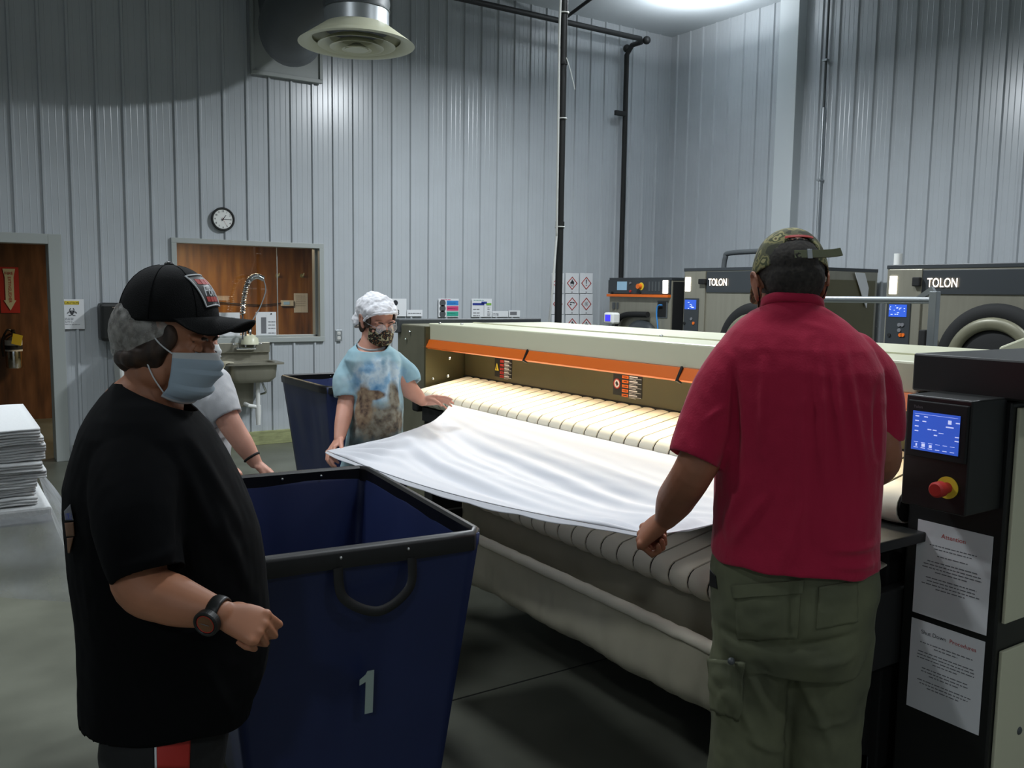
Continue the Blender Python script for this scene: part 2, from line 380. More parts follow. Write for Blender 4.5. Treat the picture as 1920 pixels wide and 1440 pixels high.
gas = thing('gas_pipe', 'black iron pipe along the ceiling, turning down the back wall by the corner', 'pipe', (A2.x, BY-.1, 0))
b = B('pipe').tube(q, .032, 14); b.obj('pipe_run', gas, smooth=True)
for p_ in (V((A2.x, A2.y, zc)), V((A2.x, BY-.1, zc-.02))): B('pipe').ell(p_, .05, .05, .05).obj('pipe_elbow', gas, smooth=True)
c_ = P(1157, 212, Y=BY-.1); B('pipe').box(c_.x-.04, A2.x, BY-.13, BY-.09, c_.z-.03, c_.z+.03).obj('valve_bracket', gas, bevel=.004)
q = [P(1062, 32, Z=4.86), P(1105, 0, Z=4.86)]; e_ = (q[1]-q[0])
tag(B('pipe').tube([q[0]-e_*.1, q[1]+e_*3], .02, 10).obj('sprinkler_pipe', smooth=True), 'thin dark pipe branching diagonally across the ceiling at the black pipe', 'pipe')
# ------------------------------------------------------------ duct and diffuser
dc = P(669, 84, d=7.1)
dif = thing('ceiling_diffuser', 'round cream air diffuser with concentric rings under the bent duct', 'air diffuser', dc)
def cone(b, z0, r0, z1, r1, th=.01, k=56):
    n = k
    R = lambda r, z: [dc+V((r*math.cos(2*math.pi*i/n), r*math.sin(2*math.pi*i/n), z)) for i in range(n)]
    b.loft([R(r0, z0), R(r1, z1), R(r1-th, z1+.001), R(r0-th, z0+.001)], closed=True)
b = B('beige'); cone(b, 0, .45, .035, .40, .06); cone(b, .035, .40, .14, .25, .02); b.obj('flange', dif, smooth=True)
for k, (ro, ri, zz) in enumerate(((.30, .22, -.01), (.21, .14, -.025), (.115, .03, -.04))):
    b = B('beige'); cone(b, zz, ro, zz+.05, ri, .012); 
    if k == 2: b.disc(dc+V((0, 0, zz+.0)), (0, 0, 1), .09, .01)
    b.obj('cone_ring', dif, smooth=True)
b = B('mgrey'); b.disc(dc+V((0, 0, .10)), (0, 0, 1), .24, .01); b.obj('throat', dif)
b = B('galv'); cone(b, .14, .25, .27, .25, .02); b.obj('collar', dif, smooth=True)
bc = P(536, 40, Y=BY); 
dbx = thing('duct_wall_panel', 'flat square grey metal panel high on the back wall where the duct enters', 'panel', (bc.x, BY, 3.8))
x0, x1, z0 = P(474, 100, Y=BY-.03).x, P(597, 150, Y=BY-.03).x, P(597, 152, Y=BY-.03).z
B('frame').box(x0, x1, BY-.05, BY-.022, z0, 4.8).obj('backing_sheet', dbx)
B('frame').box(x0-.03, x1+.03, BY-.075, BY-.03, z0-.03, z0+.01).box(x1, x1+.03, BY-.075, BY-.03, z0, 4.8).box(x0-.03, x0, BY-.075, BY-.03, z0, 4.8).obj('edge_trim', dbx, bevel=.003)
duct = thing('flexible_duct', 'thick dark grey duct bending from the back wall over to the diffuser', 'duct', (bc.x, 8.9, 4))
q = [V((bc.x+.0, BY-.03, 4.6)), P(548, 62, d=8.6), P(545, 48, d=8.1), P(572, 5, d=7.75), P(625, -42, d=7.4), P(668, -60, d=7.15), dc+V((0, 0, .62)), dc+V((0, 0, .25))]
sp = spline(q, 9)
b = B('ductg'); b.tube(sp, [.285-.03*min(1, i/len(sp)*1.5)+(.004 if i % 2 else -.004) for i in range(len(sp))], 28); b.obj('duct_bend', duct, smooth=True)
# ------------------------------------------------------------ wall items
def wallpaper(name, label, cat, px0, py0, px1, py1, Y=BY-.024, deco=None, group=None, m='paper'):
    a = P(px0, (py0+py1)/2, Y=Y); c = P(px1, (py0+py1)/2, Y=Y); m_ = (px0+px1)/2
    zt, zb = P(m_, py0, Y=Y).z, P(m_, py1, Y=Y).z
    b = B(m).box(a.x, c.x, Y-.0015, Y+.0015, zb, zt)
    O = V((a.x, Y-.003, zb)); W_, H_ = c.x-a.x, zt-zb
    if deco: deco(b, O, W_, H_)
    return tag(b.obj(name), label, cat, group)
def rect(b, m, O, w_, h_, u0, u1, v0, v1, t=.001):
    b.use(m).box(O.x+w_*u0, O.x+w_*u1, O.y-t, O.y+.0005, O.z+h_*v0, O.z+h_*v1)
def lines(b, O, w_, h_, u0, u1, vs, m='greyink', th=.012):
    for v in vs:
        u = u0
        while u < u1-.02:
            l = random.uniform(.06, .16); rect(b, m, O, w_, h_, u, min(u1, u+l), v, v+th*1.0); u += l+.03
# clock
ck = P(418, 411, Y=BY-.03); R = .105
clock = thing('wall_clock', 'round black-rimmed clock with white face above the window', 'clock', ck)
B('black').ring(ck, (0, -1, 0), R, .012, 48, 10, (1, 1.4)).obj('rim', clock, smooth=True)
b = B('white').disc(ck, (0, -1, 0), R-.003, .004, 48).use('ink')
for h in range(12):
    a = math.radians(30*h); p = ck+V((math.sin(a)*.078, -.006, math.cos(a)*.078-.009)); b.text(str(h or 12), p, EX, EZ, .026, th=0)
b.obj('dial', clock)
def hand_(a, l, w_, m, nm):
    a = math.radians(a); e = V((math.sin(a), 0, math.cos(a))); n = V((e.z, 0, -e.x)); c = ck+V((0, -.008, 0))
    B(m).prism([c-e*.02-n*w_, c+e*l-n*w_*.5, c+e*l+n*w_*.5, c-e*.02+n*w_], (0, -.001, 0)).obj(nm, clock)
hand_(36, .05, .004, 'ink', 'hour_hand'); hand_(90, .075, .003, 'ink', 'minute_hand'); hand_(150, .075, .001, 'red', 'second_hand')
# biohazard notice
def bio(b, O, w_, h_):
    rect(b, 'yellow', O, w_, h_, .2, .8, .82, .94); b.use('ink').text('CAUTION', O+V((w_*.5, -.002, h_*.845)), EX, EZ, h_*.1)
    c = O+V((w_*.5, -.001, h_*.56)); r = h_*.075
    for a in (90, 210, 330):
        a = math.radians(a); p = c+V((math.cos(a)*r*1.1, 0, math.sin(a)*r*1.1)); k = 14; pts = []
        for i in range(k+1):
            t = a+math.radians(35)+math.radians(290)*i/k; pts.append(p+V((math.cos(t)*r*.85, 0, math.sin(t)*r*.85)))
        b.tube(pts, r*.16, 5)
    b.ring(c, (0, -1, 0), r*.75, r*.1, 20, 4)
    lines(b, O, w_, h_, .2, .55, (.36, .31, .26, .21)); lines(b, O, w_, h_, .2, .8, (.15,))
wallpaper('biohazard_notice', 'white notice with yellow caution strip and biohazard symbol beside the doorway', 'sign', 112, 561, 158, 617, deco=bio)
# paper towel dispenser + bin
a, c = P(188, 600, Y=BY-.2), P(240, 600, Y=BY-.2); zt, zb = P(210, 568, Y=BY-.2).z, P(210, 640, Y=BY-.2).z
tw = thing('towel_dispenser', 'black wall-mounted paper towel dispenser right of the caution notice', 'towel dispenser', (a.x+.17, BY, zb))
B('black').box(a.x, a.x+.34, BY-.22, BY-.022, zb, zt).obj('housing', tw, bevel=.03)
B('chrome').box(a.x+.1, a.x+.32, BY-.224, BY-.215, zt-.045, zt-.037).obj('trim_strip', tw)
zt2 = P(220, 642, Y=BY-.25).z
bn = thing('waste_bin', 'tall white bin below the black towel dispenser', 'bin', (a.x+.3, BY-.25, 0))
ring = lambda w_, z: [V((a.x+.3+w_*x, BY-.26+.15*y, z)) for x, y in ((-1, -1), (1, -1), (1, 1), (-1, 1))]
B('white').loft([ring(.14, 0), ring(.19, zt2-.18)]).obj('body', bn, bevel=.02)
B('white').loft([ring(.2, zt2-.18), ring(.17, zt2-.02), ring(.13, zt2)]).obj('lid', bn, bevel=.02)
# outlet
c = P(635, 629, Y=BY-.025)
ol = thing('wall_outlet', 'small grey electrical outlet on the back wall right of the window', 'outlet', c)
B('galv').box(c.x-.038, c.x+.038, BY-.03, BY-.02, c.z-.06, c.z+.06).obj('cover_plate', ol, bevel=.003)
for s_ in (-1, 1): B('white').box(c.x-.018, c.x+.018, BY-.034, BY-.028, c.z+.026*s_-.016, c.z+.026*s_+.016).use('ink').box(c.x-.008, c.x-.005, BY-.036, BY-.033, c.z+.026*s_-.006, c.z+.026*s_+.006).box(c.x+.005, c.x+.008, BY-.036, BY-.033, c.z+.026*s_-.006, c.z+.026*s_+.006).obj('socket', ol)
# signs above the ironer end
def sheet3(b, O, w_, h_):
    b.use('ink').disc(O+V((w_*.28, -.0005, h_*.76)), (0, -1, 0), w_*.16, .001, 20).text('3', O+V((w_*.45, -.002, h_*.08)), EX, EZ, h_*.42)
wallpaper('number_sheet', 'white sheet with a black dot and number behind the bonnet of the woman in blue', 'sign', 733, 560, 762, 593, deco=sheet3)
wallpaper('wide_label_strip', 'narrow white label strip between the number sheet and coloured poster', 'label', 763, 581, 792, 593, deco=lambda b, O, w_, h_: lines(b, O, w_, h_, .08, .9, (.4,), 'greyink', .12))
def post1(b, O, w_, h_):
    lines(b, O, w_, h_, .12, .6, (.93,), 'pink', .03)
    for k, m in enumerate(('blue', 'pink', 'green')):
        z = .64-.3*k; rect(b, m, O, w_, h_, .4, .98, z, z+.25); b.use('mgrey').disc(O+V((w_*.2, -.0005, h_*(z+.12))), (0, -1, 0), w_*.15, .001, 18)
        lines(b, O, w_, h_, .45, .85, (z+.11,), 'paper', .02)
wallpaper('process_poster', 'poster with blue, pink and green bars on the back wall above the ironer end', 'poster', 822, 560, 860, 594, deco=post1)
def post2(b, O, w_, h_):
    rect(b, 'navy', O, w_, h_, .05, .62, .64, .76); rect(b, 'navy', O, w_, h_, .48, .75, .72, .84); rect(b, 'lime', O, w_, h_, .72, .97, .64, .76); lines(b, O, w_, h_, .1, .6, (.9,), 'green', .03)
    for v in (.4, .2, .05): lines(b, O, w_, h_, .08, .4, (v,), 'ink', .03); lines(b, O, w_, h_, .78, .92, (v+.08, v), 'greyink', .03)
    rect(b, 'greyink', O, w_, h_, .6, .61, .02, .62)
wallpaper('price_poster', 'poster with navy and green header right of the three-colour poster', 'poster', 884, 560, 922, 594, deco=post2)
wallpaper('bottle_label', 'small white label strip just right of the navy and green poster', 'label', 923, 583, 953, 594, deco=lambda b, O, w_, h_: (lines(b, O, w_, h_, .05, .3, (.5, .3), 'greyink', .08), rect(b, 'ink', O, w_, h_, .32, .36, .15, .6)))
wallpaper('grey_print_label', 'white label strip with grey print, rightmost above the ironer end', 'label', 954, 582, 975, 594, deco=lambda b, O, w_, h_: rect(b, 'greyink', O, w_, h_, .1, .7, .3, .8))
# hazard pictograms
def ghs(kind):
    def f(b, O, w_, h_):
        c = O+V((w_*.5, -.001, h_*.5)); r = w_*.40
        for q in range(4):
            e = [V((0, 0, r)), V((r, 0, 0)), V((0, 0, -r)), V((-r, 0, 0))]; p0, p1 = c+e[q], c+e[(q+1) % 4]; n = (p0+p1)/2-c; n.normalize()
            b.use('red').prism([p0, p1, p1-n*r*.12, p0-n*r*.12], (0, -.0006, 0))
        b.use('ink')
        if kind == 'flame':
            b.prism([c+V((x*r, 0, z*r)) for x, z in ((-.3, -.25), (-.36, .1), (-.15, .3), (0, .62), (.12, .35), (.3, .25), (.34, -.05), (.26, -.28), (.1, 0), (0, -.2), (-.12, 0))], (0, -.0006, 0)); b.box(c.x-.3*r, c.x+.3*r, c.y-.001, c.y, c.z-.42*r, c.z-.36*r)
        elif kind == 'bang':
            b.prism([c+V((x*r, 0, z*r)) for x, z in ((-.1, .55), (.1, .55), (.05, -.12), (-.05, -.12))], (0, -.0006, 0)).disc(c+V((0, 0, -.33*r)), (0, -1, 0), .09*r, .0008, 14)
        elif kind == 'corr':
            b.prism([c+V((x*r, 0, z*r)) for x, z in ((-.5, -.15), (-.1, -.15), (-.15, -.02), (-.35, .02))], (0, -.0006, 0)); b.obox(c+V((-.2*r, 0, .22*r)), V((.2*r, 0, .05*r)), V((0, .0005, 0)), V((-.02*r, 0, .06*r))).obox(c+V((.25*r, 0, .2*r)), V((.2*r, 0, -.05*r)), V((0, .0005, 0)), V((.02*r, 0, .06*r)))
        elif kind == 'star':
            for a in range(0, 360, 45): a = math.radians(a); b.prism([c, c+V((math.cos(a+.2)*r*.3, 0, math.sin(a+.2)*r*.3)), c+V((math.cos(a)*r*.42, 0, math.sin(a)*r*.42))], (0, -.0006, 0))
        elif kind == 'person':
            b.disc(c+V((0, 0, .35*r)), (0, -1, 0), .12*r, .0008, 14).prism([c+V((x*r, 0, z*r)) for x, z in ((-.3, .15), (.3, .15), (.35, -.3), (-.35, -.3))], (0, -.0006, 0))
        b.disc(O+V((w_*.5, -.0005, h_*.06)), (0, -1, 0), w_*.035, .001, 10)
    return f
cols = [(1034, 1057), (1060, 1085), (1087, 1111)]; rws = [(512, 550), (551, 589), (590, 628)]
kinds = [['bang', 'flame', 'bang'], ['star', 'corr', 'star'], ['person', 'flame', 'person']]
place = [['left of the three in the top row, crossed by the black pipe', 'flame symbol in the middle of the top row', 'exclamation mark at the right of the top row'],
         ['left of the middle row, crossed by the black pipe', 'corrosion symbol in the centre of the grid', 'small burst symbol at the right of the middle row'],
         ['left of the bottom row, cut by the ironer hood', 'middle of the bottom row, cut by the ironer hood', 'right of the bottom row, cut by the ironer hood']]
for r_ in range(3):
    for c_ in range(3):
        wallpaper('hazard_sign', 'hazard sheet, '+place[r_][c_], 'sign', cols[c_][0], rws[r_][0], cols[c_][1], rws[r_][1], deco=ghs(kinds[r_][c_]), group='hazard diamond sheets on the back wall')
# window papers (taped on the glass) and items on the far wood wall
wallpaper('taped_notice', 'white paper taped low on the window glass behind the tap', 'paper', 480, 585, 518, 635, Y=BY+.09, deco=lambda b, O, w_, h_: (rect(b, 'greyink', O, w_, h_, .25, .5, .2, .8), lines(b, O, w_, h_, .6, .95, (.62, .5, .38, .2), 'ink', .02), b.use('ink').disc(O+V((w_*.75, -.0005, h_*.93)), (0, -1, 0), .008, .002, 12)))
wallpaper('plain_notice', 'white paper on the window glass half hidden by the cap brim', 'paper', 398, 586, 450, 636, Y=BY+.09, deco=lambda b, O, w_, h_: lines(b, O, w_, h_, .1, .8, (.8, .7, .6, .5), 'greyink', .015))
wallpaper('posted_page', 'pale printed page on the far wood wall, right side of the window', 'paper', 551, 550, 577, 586, Y=11.99, deco=lambda b, O, w_, h_: lines(b, O, w_, h_, .15, .85, (.85, .75, .65, .55, .45, .35), 'greyink', .02))
c0, c1 = P(528, 563, Y=11.95), P(551, 574, Y=11.95)
th = thing('wall_thermostat', 'small white device with display on the far wood wall beside the printed page', 'thermostat', c0)
B('white').box(c0.x, c1.x, 11.95, 12.0, c1.z, c0.z).obj('housing', th, bevel=.005)
B('lcd2').box(lerp(c0.x, c1.x, .15), lerp(c0.x, c1.x, .65), 11.945, 11.951, lerp(c1.z, c0.z, .25), lerp(c1.z, c0.z, .75)).obj('display', th)
for k, px in enumerate((521, 567)):
    c = P(px, 517, Y=11.98); h = thing('coat_hook', ('brass coat hook on the far wood wall, left of the pair', 'brass coat hook on the far wood wall, right of the pair, above the page')[k], 'hook', c, 'hooks on the far wood wall')
    B('trimw').disc(c+V((0, .02, 0)), (0, -1, 0), .028, .012, 16).obj('base_plate', h, smooth=True); B('beige').tube(spline([c, c+V((0, -.04, 0)), c+V((0, -.06, .03))], 4), .009, 8, True).obj('hook_arm', h, smooth=True)
q = [P(398, 566, Y=11.97), P(450, 570, Y=11.97), P(490, 572, Y=11.97), P(530, 568, Y=11.97)]
tag(B('black').tube(spline(q, 6), .007, 8).obj('power_cable', smooth=True), 'black cable running along the far wood wall to the thermostat', 'cable')
# fire extinguisher and arrow on the wood wall seen through the doorway
c = P(16, 500, Y=11.99); z0, z1 = P(16, 582, Y=11.99).z, P(16, 504, Y=11.99).z
b = B('red').box(c.x-.1, c.x+.1, 11.985, 11.995, z0-.03, z1+.02).use('beige')
b.prism([(c.x-.065, 11.98, z1), (c.x+.065, 11.98, z1), (c.x+.045, 11.98, z1-.1), (c.x+.045, 11.98, z0+.12), (c.x+.065, 11.98, z0+.12), (c.x, 11.98, z0), (c.x-.065, 11.98, z0+.12), (c.x-.045, 11.98, z0+.12), (c.x-.045, 11.98, z1-.1)], (0, -.003, 0))
b.use('red').text('FIRE', (c.x, 11.974, z1-.07), EX, EZ, .05).text('EXTINGUISHER', (c.x-.012, 11.974, (z0+z1)/2-.0), (0, 0, -1), EX, .045)
tag(b.obj('extinguisher_arrow_sign'), 'red and yellow arrow sign pointing down to the extinguisher beyond the doorway', 'sign')
c = P(26, 655, Y=11.86); zb, zt = P(26, 690, Y=11.86).z, P(26, 628, Y=11.86).z
fe = thing('fire_extinguisher', 'silver fire extinguisher with yellow tag on the wood wall beyond the doorway', 'fire extinguisher', (c.x, 11.86, zb))
B('chrome').tube([(c.x, 11.86, zb), (c.x, 11.86, zb+.02), (c.x, 11.86, zt-.06), (c.x, 11.86, zt-.02), (c.x, 11.86, zt)], [.08, .09, .09, .06, .03], 24).obj('cylinder', fe, smooth=True)
B('paper').tube([(c.x, 11.86, zb+.2), (c.x, 11.86, zb+.33)], .0915, 24).use('ink').tube([(c.x, 11.86, zb+.22), (c.x, 11.86, zb+.27)], .092, 24).obj('label_band', fe, smooth=True)
B('black').box(c.x-.02, c.x+.02, 11.78, 11.9, zt, zt+.04).box(c.x-.015, c.x+.015, 11.74, 11.86, zt+.05, zt+.065).box(c.x-.015, c.x+.015, 11.85, 11.89, zt+.03, zt+.065).obj('valve_handle', fe, bevel=.004)
B('black').tube(spline([(c.x, 11.86, zt+.03), (c.x-.06, 11.84, zt+.06), (c.x-.12, 11.84, zt-.08), (c.x-.11, 11.84, zt-.25)], 6), .011, 8).obj('hose', fe, smooth=True)
B('yellow').obox((c.x+.03, 11.755, zt-.05), (.05, 0, -.015), (0, .002, 0), (.012, 0, .06)).obj('inspection_tag', fe)
B('black').box(c.x-.02, c.x+.02, 11.93, 11.999, zt-.1, zt+.02).obj('bracket', fe)
# ------------------------------------------------------------ hand sink
sx0, sx1 = P(424, 690, Y=BY-.3).x, P(521, 690, Y=BY-.3).x; szr = P(470, 685, Y=BY-.4).z
sk = thing('hand_sink', 'stainless steel wall-hung hand sink with goose-neck tap under the window', 'sink', ((sx0+sx1)/2, BY, szr-.3))
xm = (sx0+sx1)/2; hw = (sx1-sx0)/2
B('steel').box(xm-hw, xm+hw, BY-.03, BY-.021, szr, P(470, 652, Y=BY-.03).z).box(xm-hw, xm+hw, BY-.06, BY-.021, P(470, 655, Y=BY-.03).z-.03, P(470, 642, Y=BY-.03).z).obj('splash_back', sk, bevel=.004)
def rr(hx, hy, z, r=.05, cx=0, cy=-.22):
    return [V((xm+cx+sx*(hx-r)+r*math.cos(math.radians(a)), BY+cy+sy*(hy-r)+r*math.sin(math.radians(a)), z)) for sx, sy, q in ((1, 1, 0), (-1, 1, 90), (-1, -1, 180), (1, -1, 270)) for a in (q, q+30, q+60, q+90)]
B('steel').loft([rr(hw+.04, .2, szr), rr(hw+.04, .2, szr+.018), rr(hw+.03, .19, szr+.018), rr(hw-.03, .15, szr+.018), rr(hw-.04, .14, szr-.13), rr(hw-.09, .1, szr-.15)], cap=False).obj('rim_and_bowl_lining', sk, smooth=True)
B('steel').loft([rr(hw-.02, .165, szr), rr(hw-.03, .16, szr-.13, .06), rr(hw-.07, .12, szr-.18, .06)]).obj('bowl', sk, smooth=True)
c = V((xm, BY-.1, szr+.12))
B('chrome').box(xm-.1, xm+.1, BY-.09, BY-.03, szr+.13, szr+.16).tube([(xm-.1, BY-.1, szr+.145), (xm+.1, BY-.1, szr+.145)], .016, 12).obj('tap_body', sk, bevel=.005)
for s_ in (-1, 1): B('chrome').tube([(xm+.08*s_, BY-.1, szr+.15), (xm+.09*s_, BY-.12, szr+.19), (xm+.14*s_, BY-.15, szr+.195)], .011, 10, True).obj('tap_lever', sk, smooth=True)
zq = szr+.16
B('chrome').tube(spline([(xm, BY-.09, zq), (xm, BY-.09, zq+.16), (xm, BY-.13, zq+.215), (xm, BY-.2, zq+.22), (xm, BY-.25, zq+.17), (xm, BY-.25, zq+.13)], 7), .011, 12).obj('goose_neck_spout', sk, smooth=True)
B('steel').loft([[V((xm+x*w_-.0, BY+y, z)) for x, y in ((-1.4, -.16), (.5, -.16), (.5, -.021), (-1.4, -.021))] for w_, z in ((.12, szr-.16), (.09, szr-.44))]).obj('skirt_bracket', sk, bevel=.01)
B('white').tube([(xm+.07, BY-.24, szr-.17), (xm+.07, BY-.24, szr-.42)], .021, 14).tube([(xm+.07, BY-.24, szr-.42), (xm+.07, BY-.24, szr-.5), (xm+.07, BY-.24, szr-.62)], [.028, .028, .022], 14).tube([(xm+.07, BY-.24, szr-.44), (xm-.02, BY-.24, szr-.42), (xm-.05, BY-.1, szr-.4), (xm-.05, BY-.02, szr-.4)], .02, 12).obj('drain_trap', sk, smooth=True)
B('chrome').tube(spline([(xm+.12, BY-.2, szr-.17), (xm+.15, BY-.2, szr-.25), (xm+.17, BY-.18, szr-.3), (xm+.13, BY-.1, szr-.33), (xm+.13, BY-.02, szr-.33)], 5), .012, 10).obj('supply_hose', sk, smooth=True)
tr = thing('hand_towel', 'pale rag draped over the left edge of the hand sink', 'towel', (xm-hw-.03, BY-.3, szr-.2))
def rag(u, v):
    x = xm-hw-.055+.02*math.sin(v*9+u*3); 
    return V((x+(.10 if v < .2 else 0)*(1-v/.2)+.02*noise.noise(V((u*4, v*4, 1))), BY-.41+.22*u+.015*math.sin(u*14), szr+.03-max(0, v-.18)*.33))
grid(rag, 20, 20, 'trimw').use('beige').obj('cloth_drape', tr, smooth='full', solid=.006); bpy.data.objects['cloth_drape'].data.materials[0] = M['olive'] ; bpy.data.objects['cloth_drape'].data.materials[0] = M['canvas']
B('beige').box(0, 0, 0, 0, 0, 0)
soap = P(467, 634, Y=BY-.06)
tag(B('beige').tube([(soap.x, BY-.09, soap.z-.06), (soap.x, BY-.09, soap.z+.0), (soap.x, BY-.09, soap.z+.04)], [.09, .08, .03], 24).obj('soap_dispenser', smooth=True), 'rounded pale soap dispenser behind the sink tap', 'soap dispenser')
# pre-rinse spring hose
wb = thing('rinse_sprayer', 'chrome coiled rinse hose looping above the sink in front of the window', 'sprayer', P(455, 640, Y=BY-.12))
Q = [P(455, 636, Y=BY-.12), P(455, 590, Y=BY-.12), P(458, 555, Y=BY-.12), P(466, 528, Y=BY-.12), P(480, 518, Y=BY-.12), P(494, 523, Y=BY-.12)]
sp = spline(Q, 14); B('mgrey').tube(sp, .008, 8).obj('riser_hose', wb, smooth=True)
sp2 = sp[14:]; h = []
import itertools
L = 0; tot = len(sp2)*10
for i in range(len(sp2)-1):
    t = (sp2[i+1]-sp2[i]).normalized(); n1 = EY; n2 = t.cross(n1)
    for j in range(10):
        a = L*.34; L += 1
        h.append(lerp(sp2[i], sp2[i+1], j/10)+(n1*math.cos(a)+n2*math.sin(a))*.024)
B('chrome').tube(h, .006, 6).obj('spring_coil', wb, smooth=True)
q = [P(494, 523, Y=BY-.12), P(498, 545, Y=BY-.12), P(488, 575, Y=BY-.12), P(474, 600, Y=BY-.12), P(470, 612, Y=BY-.12)]
B('galv').tube(spline(q, 6), .006, 8).obj('spray_hose', wb, smooth=True)
B('black').tube([P(472, 604, Y=BY-.12), P(468, 622, Y=BY-.12)], [.014, .02], 12, True).obj('spray_head', wb, smooth=True)
# ================================================================ THE IRONER
Y0, Y1 = 1.22, 4.70           # near face, far end of the feed
HX = 2.53                     # front plane of the hood
iron = thing('flatwork_ironer', 'long industrial sheet ironer with cream hood, orange guard strip and lit feed bands', 'ironing machine', (3.2, 3.0, 0))
zt = P(805, 606, X=HX).z; zo = P(805, 638, X=HX).z; zo2 = P(805, 652, X=HX).z
yl = P(803, 630, X=HX).y
hb = P(1015, 603, Z=zt).x
# cream hood: front lip and top sheet
B('beige').box(HX, hb, 1.56, yl, zo, zt).obj('hood', iron, bevel=.008)
B('beige').box(HX+.28, HX+.30, 1.6, yl-.06, zt, zt+.006).obj('hood_seam', iron)
for k, (px, py) in enumerate(((866, 608), (825, 606), (1240, 630))):
    c = P(px, py, Z=zt+.004); B('chrome').ell(c, .009, .009, .007).obj('screw_head', iron, smooth=True)
# orange finger guard
def ostrip(a, c_, nm='finger_guard'):
    B('orange').prism([(HX-.006, a, zo+.006), (HX-.03, a, zo2+.004), (HX-.012, a, zo2-.006), (HX+.01, a, zo)], (0, c_-a, 0)).obj(nm, iron, bevel=.002)
cuts = [yl+.01, P(991, 680, X=HX).y, P(1280, 705, X=HX).y, 1.56]
for a, c_ in zip(cuts, cuts[1:]): ostrip(c_+.006, a-.006)
for c_ in cuts[1:3]: B('black').prism([(HX-.012, c_-.012, zo+.012), (HX-.036, c_-.006, zo2-.002), (HX-.012, c_-.006, zo2-.014), (HX+.0, c_-.012, zo-.01)], (0, .012, 0)).obj('clip', iron)
# olive steel back panel and end plate
BXP = 2.76; zb0 = P(852, 703, X=BXP).z
B('oliveE').box(BXP, BXP+.02, 1.5, Y1+.0, zb0, zo).obj('back_panel', iron)
B('blackm').box(BXP+.03, BXP+.06, 1.5, Y1, zb0-.16, zb0+.02).tube([(BXP-.0, 1.5, zb0+.0), (BXP-.0, Y1, zb0+.0)], .013, 10).obj('pinch_bar', iron, smooth=True)
# far end housing
xe = P(744, 650, X=2.5); 
gz = P(800, 598, X=2.7).z
B('oliveE').box(2.50, 3.0, Y1+.03, Y1+.05, .55, zt-.02).obj('end_plate', iron)
B('bsteel').box(2.52, 2.98, Y1+.05, 5.16, .1, gz-.03).obj('end_housing', iron, bevel=.01)
B('mgrey').box(2.50, P(1015, 604, Y=5.1).x, Y1+.4, 5.18, gz-.09, gz).obj('end_housing_lid', iron, bevel=.008)
B('dgrey').box(2.99, 3.9, Y1+.42, 5.15, .1, gz-.1).obj('rear_housing', iron)
for px, py in ((768, 622), (761, 636), (843, 672), (840, 705), (812, 710)):
    c = P(px, py, X=2.515 if px < 790 else 2.6); y = Y1+.045; 
    c = P(px, py, X=2.512); B('chrome').ell(c, .008, .008, .008).obj('screw_head', iron, smooth=True)
# machine body and heated roll behind the bands
B('dgrey').box(BXP+.07, 3.85, 1.55, Y1, .12, zb0+.03).obj('machine_bed', iron, bevel=.01)
B('mgrey').box(3.42, 3.9, 1.56, Y1, .9, zt-.03).obj('rear_casing', iron, bevel=.01)
B('steel').tube([(3.1, 1.6, zb0+.0), (3.1, Y1-.05, zb0+.0)], .2, 48).obj('heated_roll', iron, smooth=True)
for y in (1.62, Y1-.1): B('blackm').box(2.45, 2.75, y-.05, y+.05, 0, .9).obj('support_leg', iron, bevel=.006)
B('blackm').box(2.45, 3.8, 1.57, 1.67, .0, .12).obj('base_rail', iron)
# upper feed roller and bands
UX, UZ, UR = 2.455, .985, .05
B('blackm').tube([(UX, 1.52, UZ), (UX, Y1-.02, UZ)], UR-.006, 24).obj('feed_roller', iron, smooth=True)
B('blackm').box(UX-.05, BXP, Y1-.04, Y1+.03, UZ-.09, UZ+.05).obj('feed_end_block', iron, bevel=.012)
B('blackm').box(UX-.02, BXP, 1.52, Y1-.05, UZ-.14, UZ-.06).obj('feed_support', iron)
def band(y, w_, X, Z, R, xb, zb, m, bulge):
    prof_ = []
    s_ = math.atan2(zb-(Z+R), xb-X)
    prof_.append((xb, zb)); prof_.append((lerp(X, xb, .5), lerp(Z+R, zb, .5)))
    for k in range(0, 9):
        a = math.radians(90+k*22.5); prof_.append((X+math.cos(a)*R, Z+math.sin(a)*R))
    prof_.append((X+.1, Z-R))
    rings = []
    def out(i, t):
        x, z = prof_[i]
        if i <= 1: n = (0, 1)
        elif i >= len(prof_)-1: n = (0, -1)
        else: a = math.radians(90+(i-2)*22.5); n = (math.cos(a), math.sin(a))
        return V((x+n[0]*t, 0, z+n[1]*t))
    us = (-1, -.8, -.4, 0, .4, .8, 1)
    for i in range(len(prof_)):
        R_ = []
        for u in us: p = out(i, .002+bulge*(1-u*u)); p.y = y+u*w_/2; R_.append(p)
        for u in us[::-1]: p = out(i, -.003); p.y = y+u*w_/2; R_.append(p)
        rings.append(R_)
    return B(m).loft(rings)
def bands(X, Z, R, xb, zb, ya, yb, pitch, w_, m, bulge):
    n = int((yb-ya)/pitch); first = None
    for k in range(n):
        if first is None: first = band(0, w_, X, Z, R, xb, zb, m, bulge).obj('feed_band', iron, smooth=True); o = first
        else: o = first.copy(); C.objects.link(o)
        o.parent = iron; o.matrix_parent_inverse = Matrix.Translation(iron.location).inverted(); o.location = (0, yb-pitch*(k+.5), 0)
bands(UX, UZ, UR, BXP+.04, zb0+.012, 1.50, Y1-.03, .09, .0795, 'band', .003)
